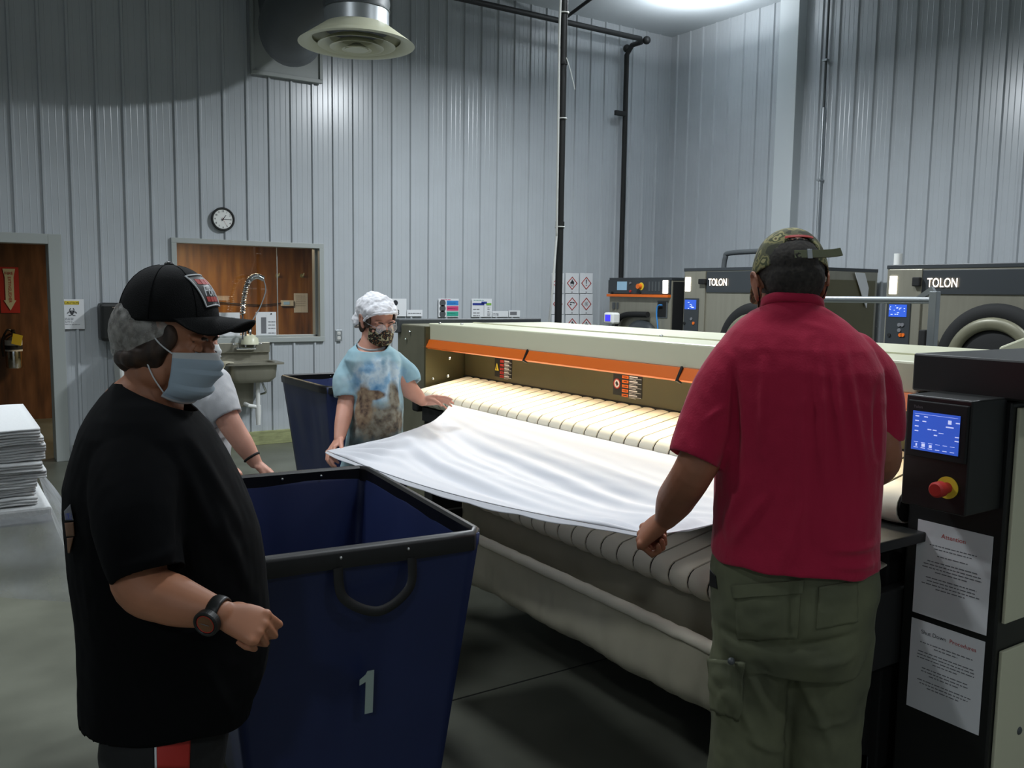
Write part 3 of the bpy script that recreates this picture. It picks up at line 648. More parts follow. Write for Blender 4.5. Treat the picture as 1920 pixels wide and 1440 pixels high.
# lower conveyor
LX, LZ, LR = 2.085, .675, .045
LY0, LY1 = 1.56, 3.55
B('gap').tube([(LX, LY0, LZ), (LX, LY1, LZ)], LR-.008, 20).obj('conveyor_roller', iron, smooth=True)
bands(LX, LZ, LR, 2.5, .80, LY0, LY1, .09, .0805, 'bandlow', .006)
B('blackm').box(2.14, 2.5, LY0, LY1, .6, .68).obj('conveyor_support', iron)
B('black').box(2.22, 2.46, LY0+.0, P(1240, 1003, X=2.2).y+.1, .83, .875).obj('guide_tray', iron, bevel=.008)
B('white').tube([(2.205, 2.07, .84), (2.215, 2.07, .885)], .012, 12).obj('tray_clamp', iron, smooth=True)
B('black').box(2.2, 2.43, 1.44, 1.62, .9, .93).obj('side_plate', iron, bevel=.004)
B('blackm').box(2.0, 2.5, LY0-.05, LY0-.01, .5, .74).obj('conveyor_side', iron, bevel=.006)
for y in (LY0+.03, LY1-.05): B('blackm').box(2.58, 2.64, y-.03, y+.03, 0, .62).obj('conveyor_leg', iron)
# canvas catch trough and its rail
xr_, = (1.93,)
zr_ = P(1330, 1212, X=xr_).z
zbm = P(1330, 1345, X=xr_+.03).z
def canv(u, v):
    y = lerp(LY1+.05, LY0-.0, u)
    pts = [(xr_, zr_), (xr_-.006, lerp(zr_, zbm, .45)), (xr_+.0, zbm+.05), (xr_+.05, zbm+.0), (xr_+.12, zbm+.01), (xr_+.18, zbm+.1), (xr_+.175, lerp(zbm, LZ, .6)), (LX+.02, LZ-LR-.01)]
    t = v*(len(pts)-1); i = min(int(t), len(pts)-2); f = t-i
    p0 = pts[max(i-1, 0)]; p1 = pts[i]; p2 = pts[i+1]; p3 = pts[min(i+2, len(pts)-1)]
    cr_ = lambda a, b_, c_, d_: .5*((2*b_)+(c_-a)*f+(2*a-5*b_+4*c_-d_)*f*f+(3*b_-a-3*c_+d_)*f**3)
    x, z = cr_(p0[0], p1[0], p2[0], p3[0]), cr_(p0[1], p1[1], p2[1], p3[1])
    k = math.sin(math.pi*min(1, v*1.6))
    x += k*.022*noise.noise(V((y*6, z*2.5, 0)))+k*.008*noise.noise(V((y*22, z*5, 3))); z += .018*noise.noise(V((y*2.5, 0, 5)))*min(1, v*3)*(1-v)
    return V((x, y, z))
grid(canv, 220, 60, 'canvas').obj('catch_canvas', iron, smooth='full', solid=.003)
rl = []
B('bandlow').tube([(xr_, lerp(LY1+.06, LY0-.02, k/60), zr_+.004*noise.noise(V((k*.7, 0, 0)))) for k in range(61)], [.021+.0015*noise.noise(V((k*.9, 4, 0))) for k in range(61)], 14).obj('canvas_rail', iron, smooth=True)
for y in (LY0-.02, LY1+.06): B('blackm').box(xr_, 2.4, y-.015, y+.015, zr_-.02, zr_+.02).obj('rail_arm', iron)
# low frame seen between the man and the control column
B('mgrey').tube([(2.42, 1.60, .13), (2.42, 2.4, .13)], .035, 16).obj('drive_shaft', iron, smooth=True)
B('blackm').box(2.25, 2.45, 1.6, 1.68, .05, .55).box(2.3, 2.5, 1.75, 1.8, .2, .6).obj('gear_guard', iron, bevel=.006)
B('galv').box(2.44, 2.46, 1.62, 1.63, .25, .5).obj('guard_strip', iron)
# near end: control column
KX = 2.43
zk = P(1722, 662, X=KX).z; yk = P(1712, 800, X=KX).y
B('black').box(KX, KX+.5, Y0, yk, 0.0, zk-.115).obj('control_column', iron, bevel=.006)
B('black').box(KX-.012, KX+1.1, Y0-.14, yk+.005, zk-.11, zk).obj('column_top', iron, bevel=.006)
B('beige').box(KX+.02, 3.9, Y0-.012, Y0-.001, .72, zk-.13).box(KX+.02, 3.9, Y0-.012, Y0-.001, .02, .64).obj('end_panel', iron, bevel=.003)
B('dgrey').box(KX+.5, 3.9, Y0, 1.5, .02, zk-.12).obj('end_cabinet', iron)
c = P(1911, 1370, Y=Y0-.012); B('mgrey').ell(c, .012, .006, .012).obj('panel_lock', iron, smooth=True)
# warning decals
def decal(px0, py0, px1, py1, kind):
    X = BXP-.001; a, c_ = P(px0, py0, X=X), P(px1, py1, X=X)
    zt_, zb_ = P((px0+px1)/2, (py0+py1)/2, X=X).z+.055, P((px0+px1)/2, (py0+py1)/2, X=X).z-.055
    yA, yB = a.y, c_.y; u = lambda t: lerp(yA, yB, t); v = lambda t: lerp(zb_, zt_, t)
    b = B('black').box(X-.0012, X, yA, yB, zb_, zt_)
    R_ = lambda m, u0, u1, v0, v1: b.use(m).box(X-.002, X-.001, u(u0), u(u1), v(v0), v(v1))
    if kind == 0: b.use('yellow').prism([(X-.001, u(.02), v(.32)), (X-.001, u(.24), v(.32)), (X-.001, u(.13), v(.72))], (-.001, 0, 0)); b.use('ink').prism([(X-.0022, u(.11), v(.37)), (X-.0022, u(.15), v(.37)), (X-.0022, u(.13), v(.6))], (-.0005, 0, 0))
    else: b.use('paper').disc((X-.001, u(.14), v(.5)), (-1, 0, 0), (zt_-zb_)*.2, .001, 24).use('red').ring((X-.002, u(.14), v(.5)), (-1, 0, 0), (zt_-zb_)*.2, .003, 24, 5).use('ink').obox((X-.0025, u(.14), v(.5)), (.0004, 0, 0), (0, .006, .008), (0, .006, -.005))
    for k in range(5):
        t = .9-.2*k; R_('orange' if kind else 'red', .32, .54, t-.13, t)
        R_('paper', .36, .5, t-.08, t-.05)
        R_('paper', .57, .85, t-.05, t-.0); R_('paper', .57, .98, t-.1, t-.085); R_('paper', .57, .8, t-.155, t-.14)
    b.obj('warning_decal', iron)
decal(928, 690, 960, 690, 0); decal(1150, 722, 1204, 722, 1)
# control box
BX0 = 2.255; ya, yb_ = P(1697, 800, X=BX0).y, P(1821, 800, X=BX0).y
zt2, zb2 = P(1697, 738, X=BX0).z, P(1700, 945, X=BX0).z
box = B('black').box(BX0, KX-.002, yb_, ya, zb2, zt2).obj('control_box', iron, bevel=.004)
u0, u1 = P(1712, 800, X=BX0-.01).y, P(1801, 800, X=BX0-.01).y
z0, z1 = P(1752, 848, X=BX0-.01).z, P(1752, 774, X=BX0-.01).z
B('blackm').box(BX0-.012, BX0, u1-.018, u0+.018, z0-.02, z1+.028).obj('screen_bezel', box, bevel=.003)
b = B('screen').box(BX0-.014, BX0-.0125, u1, u0, z0, z1).use('icon')
def ic(a, c_, d, e): b.box(BX0-.0148, BX0-.0138, lerp(u0, u1, a), lerp(u0, u1, c_), lerp(z0, z1, d), lerp(z0, z1, e))
for k in range(6): ic(.06+.155*k, .15+.155*k, .06, .075); ic(.06+.155*k, .15+.155*k, .2, .21)
ic(.1, .13, .1, .17); ic(.23, .3, .1, .18); ic(.39, .45, .1, .17); ic(.76, .83, .76, .86); ic(.72, .88, .67, .7)
for a, d in ((.06, .86), (.06, .74), (.22, .74), (.25, .86), (.06, .6), (.06, .48), (.34, .55), (.45, .55), (.92, .8), (.92, .45), (.92, .35)): ic(a, a+.08, d, d+.025)
ic(.48, .55, .42, .45); ic(.04, .96, .93, .935); ic(.58, .68, .5, .515)
b.obj('touch_screen', box)
B('greyink').text('Tolon', (BX0-.0125, u0-.0, z1+.008), (0, -1, 0), EZ, .011, 'LEFT').obj('bezel_lettering', box)
c = P(1757, 915, X=BX0-.03)
es = B('yellow').disc((BX0-.001, c.y-.012, c.z), (-1, 0, 0), .030, .003, 32).obj('emergency_stop_plate', box, smooth=True)
B('red').tube([(BX0-.003, c.y-.012, c.z), (BX0-.03, c.y-.012, c.z), (BX0-.032, c.y-.012, c.z), (BX0-.055, c.y-.012, c.z), (BX0-.06, c.y-.012, c.z)], [.015, .015, .021, .021, .016], 28).obj('emergency_stop_button', box, smooth=True)
# two notices on the column
def notice(corners, head, hcol, nlines, label):
    X = KX-.003; (xa, yt), (xb, yt2), (xc, yb1) = corners
    p0, p1, p2 = P(xa, yt, X=X), P(xb, yt2, X=X), P(xc, yb1, X=X)
    w_, h_ = p0.y-p1.y, p0.z-p2.z; O = V((X-.001, p0.y, p2.z))
    b = B('paper').box(X-.001, X+.0005, p1.y, p0.y, p2.z, p0.z)
    U = V((0, -1, 0))
    y = .86
    b.use('ink').text(head[0], O+U*w_*.5+EZ*h_*y, U, EZ, h_*.062, 'RIGHT' if len(head) > 1 else 'CENTER', th=.0008) if len(head) > 1 else b.use('red').text(head[0], O+U*w_*.5+EZ*h_*y, U, EZ, h_*.066, th=.0008)
    if len(head) > 1: b.use('red').text(head[1], O+U*w_*.52+EZ*h_*y, U, EZ, h_*.062, 'LEFT', th=.0008)
    k = y-.1; b.use('greyink')
    for g_ in nlines:
        for i in range(g_):
            L_ = random.uniform(.62, .8) if i < g_-1 else random.uniform(.3, .5); u = .5-L_/2
            while u < .5+L_/2:
                l = random.uniform(.02, .08); b.box(O.x-.0006, O.x+.0001, O.y-w_*u, O.y-w_*min(u+l, .5+L_/2), O.z+h_*k, O.z+h_*(k+.010)); u += l+.014
            k -= .035
        k -= .035
    return tag(b.obj('paper_notice'), label, 'notice')
notice(((1722, 973), (1863, 1004), (1711, 1146)), ('Attention',), 'red', (2, 1, 4, 4), 'upper white notice with red underlined heading on the black control column')
notice(((1710, 1157), (1848, 1198), (1702, 1322)), ('Shut Down', ' Procedures'), 'red', (2, 4, 3, 3), 'lower white notice with red heading word on the black control column')
# feed lamp under the hood: a fluorescent strip that the ironer has
B('led').tube([(HX+.06, 1.62, zo-.012), (HX+.06, Y1-.06, zo-.012)], .008, 10).obj('feed_lamp_tube', iron)
area('feed_lamp', (HX+.05, (1.6+Y1)/2, zo-.03), .04, 9.5, (1, .87, .64), (0, math.radians(22), 0), size_y=Y1-1.75, spread=125)
# ================================================================ WASHER EXTRACTORS
WX = 7.0
def q(px, py, X=WX): return P(px, py, X=X)
def washer(label, e0, e1, top, deep, spec):
    yA, yB = q(*e0).y, e1; z = q(e0[0], top).z
    r = thing('washer_extractor', label, 'washing machine', (WX+.6, (yA+yB)/2, 0), 'industrial washers along the right wall')
    B('steel').box(WX, WX+deep, yB, yA, .0, z-.02).obj('body', r, bevel=.01)
    B('dgrey').box(WX-.005, WX+deep, yB-.003, yA+.003, z-.035, z).obj('top_cover', r, bevel=.004)
    return r, yA, yB, z
def rq(m, px0, py0, px1, py1, d0, d1, nm, par, bevel=.002):
    a, c_ = q(px0, (py0+py1)/2), q(px1, (py0+py1)/2); t_, b_ = q((px0+px1)/2, py0).z, q((px0+px1)/2, py1).z
    return B(m).box(WX-d1, WX-d0, c_.y, a.y, b_, t_).obj(nm, par, bevel=bevel)
# large washer on the right
r3, yA, yB, z3 = washer('large washer with lit header letters at the right, its round door in full view', (1663, 520), 2.85, 497, 1.25, 0)
rq('dgrey', 1727, 505, 1945, 552, 0, .012, 'header_panel', r3); 
rq('steel', 1664, 505, 1726, 700, 0, .02, 'control_tower', r3, .004)
rq('led', 1671, 518, 1684, 551, .018, .026, 'indicator_lamp', r3, 0)
cp = rq('dgrey', 1664, 568, 1709, 645, .018, .03, 'control_panel', r3, .004)
sc = rq('screen', 1671, 571, 1704, 594, .029, .034, 'touch_screen', r3, 0)
def icons(n, px0, py0, px1, py1, par, d=.0355):
    b = B('icon')
    for k in range(n):
        x, y = random.uniform(px0+1, px1-4), random.uniform(py0+1, py1-2); a, c_ = q(x, y), q(x+random.uniform(1.5, 4), y+1)
        b.box(WX-d, WX-d+.002, c_.y, a.y, c_.z, a.z)
    b.obj('display_icon', par)
icons(16, 1671, 571, 1704, 594, sc)
for x, y, m in ((1690, 609, 'greyink'), (1696, 609, 'greyink'), (1690, 619, 'greyink'), (1692, 628, 'orange'), (1697, 628, 'orange'), (1671, 628, 'blackm')):
    c = q(x, y); B(m).disc((WX-.03, c.y, c.z), (-1, 0, 0), .016, .008, 16).obj('push_button', cp)
rq('blackm', 1717, 520, 1731, 537, .015, .06, 'door_latch', r3, .008)
a = q(1741, 535); B('logo').text('TOLON', (WX-.02, a.y, a.z-.015), (0, -1, 0), EZ, .108, 'LEFT', th=.004, sx=.70).obj('lit_lettering', r3)
def door(par, px, py, R_, nm='door'):
    c = q(px, py)
    d = B('blackm').ring((WX-.03, c.y, c.z), (-1, 0, 0), R_, .075, 56, 12, (1, .6)).obj('door', par, smooth=True)
    B('bsteel').ring((WX-.075, c.y, c.z), (-1, 0, 0), R_-.085, .045, 56, 12, (1.1, .7)).obj('door_ring', d, smooth=True)
    B('blackm').ell((WX-.04, c.y, c.z), .05, R_-.11, R_-.11).obj('door_glass', d, smooth=True)
door(r3, 1866, 682, .40)
B('blackm').box(WX-.12, WX-.02, q(1745, 600).y-.03, q(1745, 600).y+.03, .3, 1.35).obj('door_hinge', r3, bevel=.01)
# large washer behind the man
y2b = 5.60
r2, yA, yB, z2 = washer('large washer with lit header letters, partly behind the man in red', (1283, 520), y2b, 503, 1.25, 0)
rq('dgrey', 1326, 508, 1494, 549, 0, .012, 'header_panel', r2)
rq('steel', 1284, 509, 1322, 700, 0, .02, 'control_tower', r2, .004)
rq('led', 1288, 520, 1297, 546, .018, .026, 'indicator_lamp', r2, 0)
cp = rq('dgrey', 1285, 559, 1312, 640, .018, .03, 'control_panel', r2, .004)
sc = rq('screen', 1288, 562, 1309, 580, .029, .034, 'touch_screen', r2, 0); icons(9, 1288, 562, 1309, 580, sc)
for x, y, m in ((1300, 598, 'greyink'), (1304, 606, 'orange'), (1287, 606, 'blackm')):
    c = q(x, y); B(m).disc((WX-.03, c.y, c.z), (-1, 0, 0), .016, .008, 16).obj('push_button', cp)
rq('blackm', 1316, 523, 1328, 533, .015, .06, 'door_latch', r2, .008)
a = q(1331, 533); B('logo').text('TOLON', (WX-.02, a.y, a.z-.015), (0, -1, 0), EZ, .108, 'LEFT', th=.004, sx=.70).obj('lit_lettering', r2)
door(r2, 1417, 655, .40)
B('oliveE').box(WX+.04, WX+1.2, y2b-.012, y2b-.002, .4, z2-.12).obj('side_panel', r2, bevel=.004)
hh = P(1310, 500, X=WX+.5)
B('mgrey').tube(spline([(WX+.35, 6.9, z2-.02), (WX+.35, 6.88, z2+.12), (WX+.35, 6.8, z2+.17), (WX+.35, 6.2, z2+.18), (WX+.35, 5.75, z2+.2)], 8), .028, 14).obj('flexible_conduit', r2, smooth=True)
# small washer at the left of the row
y1b = q(1259, 550).y
r1, yA, yB, z1_ = washer('smaller washer with orange strip and dials, leftmost of the three', (1143, 540), y1b, 521, .9, 0)
B('blackm').box(WX+.02, WX+.88, y1b-.012, y1b-.002, .05, z1_-.05).obj('side_panel', r1)
rq('dgrey', 1144, 525, 1259, 551, 0, .03, 'header_panel', r1)
rq('orange', 1143, 552, 1258, 557, 0, .05, 'orange_strip', r1)
rq('lcd2', 1161, 528, 1179, 544, .029, .034, 'display', r1, 0)
rq('led', 1247, 526, 1256, 550, .029, .036, 'indicator_lamp', r1, 0)
for k in range(4):
    rq('mgrey', 1220+6*k, 528, 1223+6*k, 546, .029, .034, 'indicator_column', r1, 0)
c = q(1206, 537); B('yellow').disc((WX-.03, c.y, c.z), (-1, 0, 0), .045, .004, 24).obj('emergency_stop_plate', r1); B('orange').tube([(WX-.034, c.y+.01, c.z), (WX-.08, c.y+.01, c.z)], .03, 20).obj('emergency_stop_button', r1, smooth=True)
for x, y, m in ((1186, 531, 'greyink'), (1186, 546, 'red'), (1152, 549, 'blackm'), (1204, 549, 'blackm')):
    c = q(x, y); B(m).disc((WX-.03, c.y, c.z), (-1, 0, 0), .015, .012, 14).obj('push_button', r1)
rq('mgrey', 1150, 567, 1154, 579, 0, .02, 'vent_slot', r1); rq('mgrey', 1158, 567, 1160, 579, 0, .02, 'vent_slot', r1)
rq('mgrey', 1233, 564, 1252, 596, 0, .01, 'service_box_recess', r1); rq('blackm', 1235, 566, 1250, 594, .008, .014, 'service_box', r1)
qq = [q(1246, 572), q(1238, 574), q(1236, 590), q(1238, 612), q(1239, 640)]
B('blue').tube(spline([V((WX-.04, p.y, p.z)) for p in qq], 6), .008, 8).obj('blue_hose', r1, smooth=True)
qq = [q(1160, 640), q(1160, 612), q(1168, 597), q(1184, 590), q(1222, 590)]
B('blackm').tube(spline([V((WX-.06, p.y, p.z)) for p in qq], 8), .035, 14).obj('door_handle', r1, smooth=True)
c = q(1205, 650); B('dgrey').ell((WX-.03, c.y, c.z), .12, .32, .32).obj('door', r1, smooth=True)
# white stub pipe on top, white strip added as a reflection on the washer side, small controller
c = V((WX+.08, q(1663, 520).y-.045, 0)); tag(B('white').tube([(c.x, c.y, z3-.001), (c.x, c.y, z3+.10)], .035, 20).obj('vent_stub', smooth=True), 'short white pipe stub on top of the right washer at its left corner', 'pipe stub')
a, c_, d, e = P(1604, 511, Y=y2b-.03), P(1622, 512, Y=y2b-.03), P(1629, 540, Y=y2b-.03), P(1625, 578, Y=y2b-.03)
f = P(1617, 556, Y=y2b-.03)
tag(B('paper').prism([a, c_, d, e, f], (0, .008, 0)).obj('reflection_strip', bevel=.001), 'white tapering strip shaped as a reflection on the washer side behind the man', 'reflection strip')
c = P(1147, 597, X=6.3)
st = thing('dosing_controller', 'small white box with violet display left of the small washer', 'controller', (c.x, c.y, 0))
B('white').box(c.x-.05, c.x+.06, c.y-.075, c.y+.085, c.z-.06, c.z+.065).obj('housing', st, bevel=.02)
B('lcd').box(c.x-.053, c.x-.05, c.y-.035, c.y+.05, c.z-.03, c.z+.04).obj('display', st)
B('galv').box(c.x-.01, c.x+.03, c.y-.02, c.y+.02, 0, c.z-.05).obj('stand_post', st)
# galvanised garment rail in front of the right washer
gx = P(1750, 600, d=4.9)
rl_ = thing('garment_rail', 'galvanised metal rail with upright post in front of the right washer', 'rail', (gx.x, gx.y, 0))
zr3 = P(1740, 563, d=4.9).z; g2 = P(1400, 563, d=4.9)
B('galv').box(gx.x-.022, gx.x+.022, gx.y-.022, gx.y+.022, 0.03, P(1753, 546, d=4.9).z).obj('upright_post', rl_, bevel=.004)
far = V((gx.x-.25, gx.y+1.9, zr3)); dirn = (far-V((gx.x, gx.y, zr3))); 
e1_ = P(1535, 562, X=gx.x-.02)
B('galv').tube([(gx.x, gx.y, zr3), (gx.x-.02, e1_.y+.3, e1_.z)], .02, 12).obj('cross_rail', rl_, smooth=True)
B('galv').obox((gx.x, gx.y+.06, zr3+.03), (.012, 0, 0), (0, .05, -.035), (0, .008, .012)).obj('corner_brace', rl_)
B('galv').box(gx.x-.035, gx.x-.005, e1_.y+.28, e1_.y+.32, .03, e1_.z).obj('rear_post', rl_, bevel=.004)
B('galv').box(gx.x-.04, gx.x+.04, gx.y-.3, e1_.y+.5, 0, .04).obj('base_bar', rl_)
# beige panel edge at far right behind the column
a = P(1880, 648, X=3.6)
tag(B('beige').prism([V((4.1, P(1872, 650, X=4.1).y, P(1872, 652, X=4.1).z-.3)), V((4.1, P(1872, 650, X=4.1).y, P(1872, 651, X=4.1).z)), V((4.1, P(1921, 632, X=4.1).y, P(1921, 632, X=4.1).z)), V((4.1, P(1980, 625, X=4.1).y, P(1980, 625, X=4.1).z)), V((4.1, P(1980, 625, X=4.1).y, P(1872, 652, X=4.1).z-.3))], (.5, 0, 0)).obj('cream_folder_cover', bevel=.01), 'sloping cream machine cover at the right edge behind the black column', 'machine cover')
bpy.data.objects['cream_folder_cover'].name = 'folder_machine'
# ================================================================ CARTS
def make_cart(label, X0, X1, Ya, Yb, zr, num):
    r = thing('laundry_cart', label, 'laundry cart', ((X0+X1)/2, (Ya+Yb)/2, 0), 'blue vinyl laundry carts')
    cx, cy = (X0+X1)/2, (Ya+Yb)/2; hx, hy = (X1-X0)/2, (Yb-Ya)/2
    N = 18
    def wall(inset, zt_, zb_, sgn):
        rings = []
        for k in range(N+1):
            t = k/N; z = lerp(zt_, zb_, t); s_ = inset+t*.085
            R_ = []
            for (ax, ay, bx, by) in ((-1, -1, 1, -1), (1, -1, 1, 1), (1, 1, -1, 1), (-1, 1, -1, -1)):
                for j in range(24):
                    u = j/24; x = lerp(ax, bx, u)*(hx-s_); y = lerp(ay, by, u)*(hy-s_)
                    env = math.sin(math.pi*u)*math.sin(math.pi*min(1, t*1.05))
                    n = noise.noise(V((x*3+5, y*3, z*1.3)))*.03*env+noise.noise(V((x*14, y*14, z*1.5+7)))*.007*env-.012*env
                    if ay == by: y += n*ay
                    else: x += n*(1 if ax > 0 else -1)
                    R_.append(V((cx+x, cy+y, z)))
            rings.append(R_)
        return rings
    w_ = B('cart').loft(wall(.006, zr-.01, .17, 1)+wall(.012, .175, zr-.01, 1)[::1][:0], cap=False)
    k = len(w_.v); base = wall(.006, zr-.01, .17, 1)[-1]; w_.add(base, [tuple(range(len(base)))])
    bag = w_.obj('bag', r, smooth='full', solid=.004)
    def strip(z0, z1, out, nm):
        b = B('rim'); P4 = [(-1, -1), (1, -1), (1, 1), (-1, 1)]
        path = []
        for (ax, ay), (bx, by) in zip(P4, P4[1:]+P4[:1]):
            for j in range(10):
                u = .04+.92*j/9; path.append((lerp(ax, bx, u)*hx, lerp(ay, by, u)*hy))
        rings = []
        for x, y in path:
            L_ = V((x, y, 0)); n = V((x/hx if abs(x/hx) > abs(y/hy) else 0, y/hy if abs(y/hy) >= abs(x/hx) else 0, 0)).normalized()
            wv = .004*noise.noise(V((x*5, y*5, 0)))
            c_ = V((cx+x, cy+y, 0)); sec = []
            for dz, dn in ((z0+wv, .010), (lerp(z0, z1, .75), .013), (z1-.008, .011), (z1, .002), (z1, -.010), (z1-.008, -.018), (lerp(z0, z1, .75), -.017), (z0-wv, -.012), (z0, -.003)):
                sec.append(c_+n*dn+V((0, 0, dz)))
            rings.append(sec)
        b.loft(rings, closed=True); return b.obj(nm, r, smooth=True)
    strip(zr-.055, zr, 1, 'rim')
    def rivets(pts):
        for x, y, n in pts: B('rivet').ell((x, y, zr-.024), .0045, .0045, .0045).obj('rivet', r, smooth=True)
    rivets([(cx+f*hx, Ya-.013, 0) for f in ((-.15), (.37))]+[(cx+f*hx, Yb-.02, 0) for f in (.1, .5)])
    # strap handle
    xa, xb = cx-.17*hx, cx+.40*hx
    pts = [(xa, Ya-.012, zr-.05), (xa+.012, Ya-.022, zr-.13), (lerp(xa, xb, .5), Ya-.035, zr-.175), (xb-.012, Ya-.022, zr-.13), (xb, Ya-.012, zr-.05)]
    B('rim').tube(spline(pts, 8), .013, 8, up=(0, 1, 0), fl=(.25, 1)).obj('strap_handle', r, smooth=True)
    b = B('greyink')
    for f in (-.62, -.42, .55, .74):
        b.prism([(cx+f*(hx-.0)-.0008, Ya-.004, zr-.06), (cx+f*hx+.0008, Ya-.004, zr-.06), (cx+f*(hx-.08)+.0008, Ya+.078, .2), (cx+f*(hx-.08)-.0008, Ya+.078, .2)], (0, -.012, 0))
    for x in (-1, 1):
        for y in (-1, 1):
            c_ = V((cx+x*(hx-.15), cy+y*(hy-.15), .05)); k_ = B('mgrey').box(c_.x-.03, c_.x+.03, c_.y-.02, c_.y+.02, .05, .15).obj('caster', r, bevel=.004); B('black').tube([(c_.x, c_.y-.017, .05), (c_.x, c_.y+.017, .05)], .05, 24).obj('wheel', k_, smooth=True)
    B('trimw').box(cx-hx+.1, cx+hx-.1, cy-hy+.1, cy+hy-.1, .145, .17).obj('base_board', r)
    if num:
        r.rotation_euler = (0, 0, math.radians(-5.5))
        p0 = P(690, 1337, Y=Ya+.05); f = lambda z: Ya+.085*((zr-z)/(zr-.17))-.018
        zt_, zb_ = P(692, 1255, Y=Ya+.05).z, P(690, 1338, Y=Ya+.05).z; h_ = zt_-zb_; xc = P(690, 1300, Y=Ya+.05).x+.037; zt_ += .012; zb_ += .012
        sl = (f(zb_)-f(zt_))/h_
        pts = [(-.28, 0), (.17, 0), (.17, 1), (-.08, 1), (-.18, .87), (-.33, .80), (-.33, .70), (-.1, .74), (-.13, .7), (-.13, 0)]
        pts = [(-.13, 0), (.17, 0), (.17, 1), (-.08, 1), (-.15, .92), (-.36, .83), (-.36, .70), (-.13, .76)]
        B('one').prism([V((xc+x*h_*.6, f(zb_+y*h_)-.003, zb_+y*h_)) for x, y in pts], (0, -.002, 0)).obj('stencilled_number_1' if 0 else 'stencilled_number', r)
    return r
ZR = .95
kn = P(903, 992, Z=ZR); kf = P(692, 870, Z=ZR)
print('cart corners', kn, kf)
make_cart('blue laundry cart with black rim and white number 1, beside the woman in black', .606, 1.326, 2.102, 3.122, ZR, True)
make_cart('blue laundry cart with black rim standing behind the woman in the blue shirt', 2.27, 3.0, 5.75, 6.7, .95, False)
# ================================================================ LINEN STACK
SX, SY0, SY1, ztab = .26, 2.77, 3.42, 1.0
tb = thing('linen_table', 'pale table under the stack of folded white linen at the left edge', 'table', (SX-.35, 3.1, 0))
B('linen').box(SX-.9, SX+.005, SY0-.02, SY1, ztab-.05, ztab-.002).obj('table_top', tb, bevel=.008)
for x in (SX-.85, SX-.62):
    for y in (SY0+.05, SY1-.05): B('mgrey').tube([(x, y, 0), (x, y, ztab-.05)], .018, 12).obj('leg', tb, smooth=True)
def linen_mesh(seed, wd, dp, th):
    b = B('linen'); n = 3; rings = []; sec = []
    for k in range(n):
        z0, z1 = th*k/n, th*(k+1)/n
        sec += [(1, z0+.0008), (1.0+.016, (z0+z1)/2), (1, z1-.0008), (.97, z1)]
    for i in range(29):
        u = -1+2*i/28; R_ = []
        e = 1-.012*(abs(u) > .97)
        for s_, z in sec: R_.append(V((u*wd, -dp*s_*e+.010*noise.noise(V((u*5, z*120, seed))), z+.004*noise.noise(V((u*4, 0, seed+z*20))))))
        for s_, z in sec[::-1]: R_.append(V((u*wd, dp*s_, z)))
        rings.append(R_)
    b.loft(rings)
    b.v = [p+V((.005*noise.noise(p*9+V((seed, 0, 0))), 0, 0)) for p in b.v]
    return b
words_ = ['bottom', 'second from the bottom', 'third from the bottom', 'fourth from the bottom', 'middle', 'fourth from the top', 'third from the top', 'second from the top', 'topmost']
for k in range(9):
    wd = .33-random.uniform(0, .02)
    o = linen_mesh(k*3.1, wd, .315-random.uniform(0, .015), .0232).obj('folded_linen', smooth='full')
    jit = random.uniform(-.012, .006)-(.02 if k < 3 else 0)
    o.location = (SX-wd+jit, (SY0+SY1)/2+random.uniform(-.01, .02), ztab+.0005+k*.0243); o.rotation_euler = (0, 0, random.uniform(-.025, .025))
    tag(o, 'folded white sheet in the stack at the left edge, %s' % words_[k], 'folded sheet', 'folded white sheets in the stack')
def filmf(u, v):
    t0 = lerp(V((SX+.012, 3.3, ztab+.02)), V((SX+.0, SY0-.03, ztab-.02)), min(1, u*1.6)) if u < .625 else lerp(V((SX, SY0-.03, ztab-.02)), V((SX-.7, SY0-.04, ztab-.03)), (u-.625)/.375)
    b1 = lerp(V((SX+.13, 3.35, .70)), V((SX+.05, SY0-.03, .70)), min(1, u*1.6)) if u < .625 else lerp(V((SX+.05, SY0-.03, .70)), V((SX-.6, SY0-.06, .93)), (u-.625)/.375)
    p = lerp(t0, b1, v)
    p.x += .05*math.sin(math.pi*v*.6)*max(0, 1-u*1.2)+.025*noise.noise(V((u*9, v*3, 7)))*v; p.y += .03*noise.noise(V((u*7, v*3, 0)))*v
    return p
fl = grid(filmf, 40, 30, 'film').obj('plastic_film', smooth='full')
tag(fl, 'clear plastic film hanging below the stack of folded linen', 'plastic film')
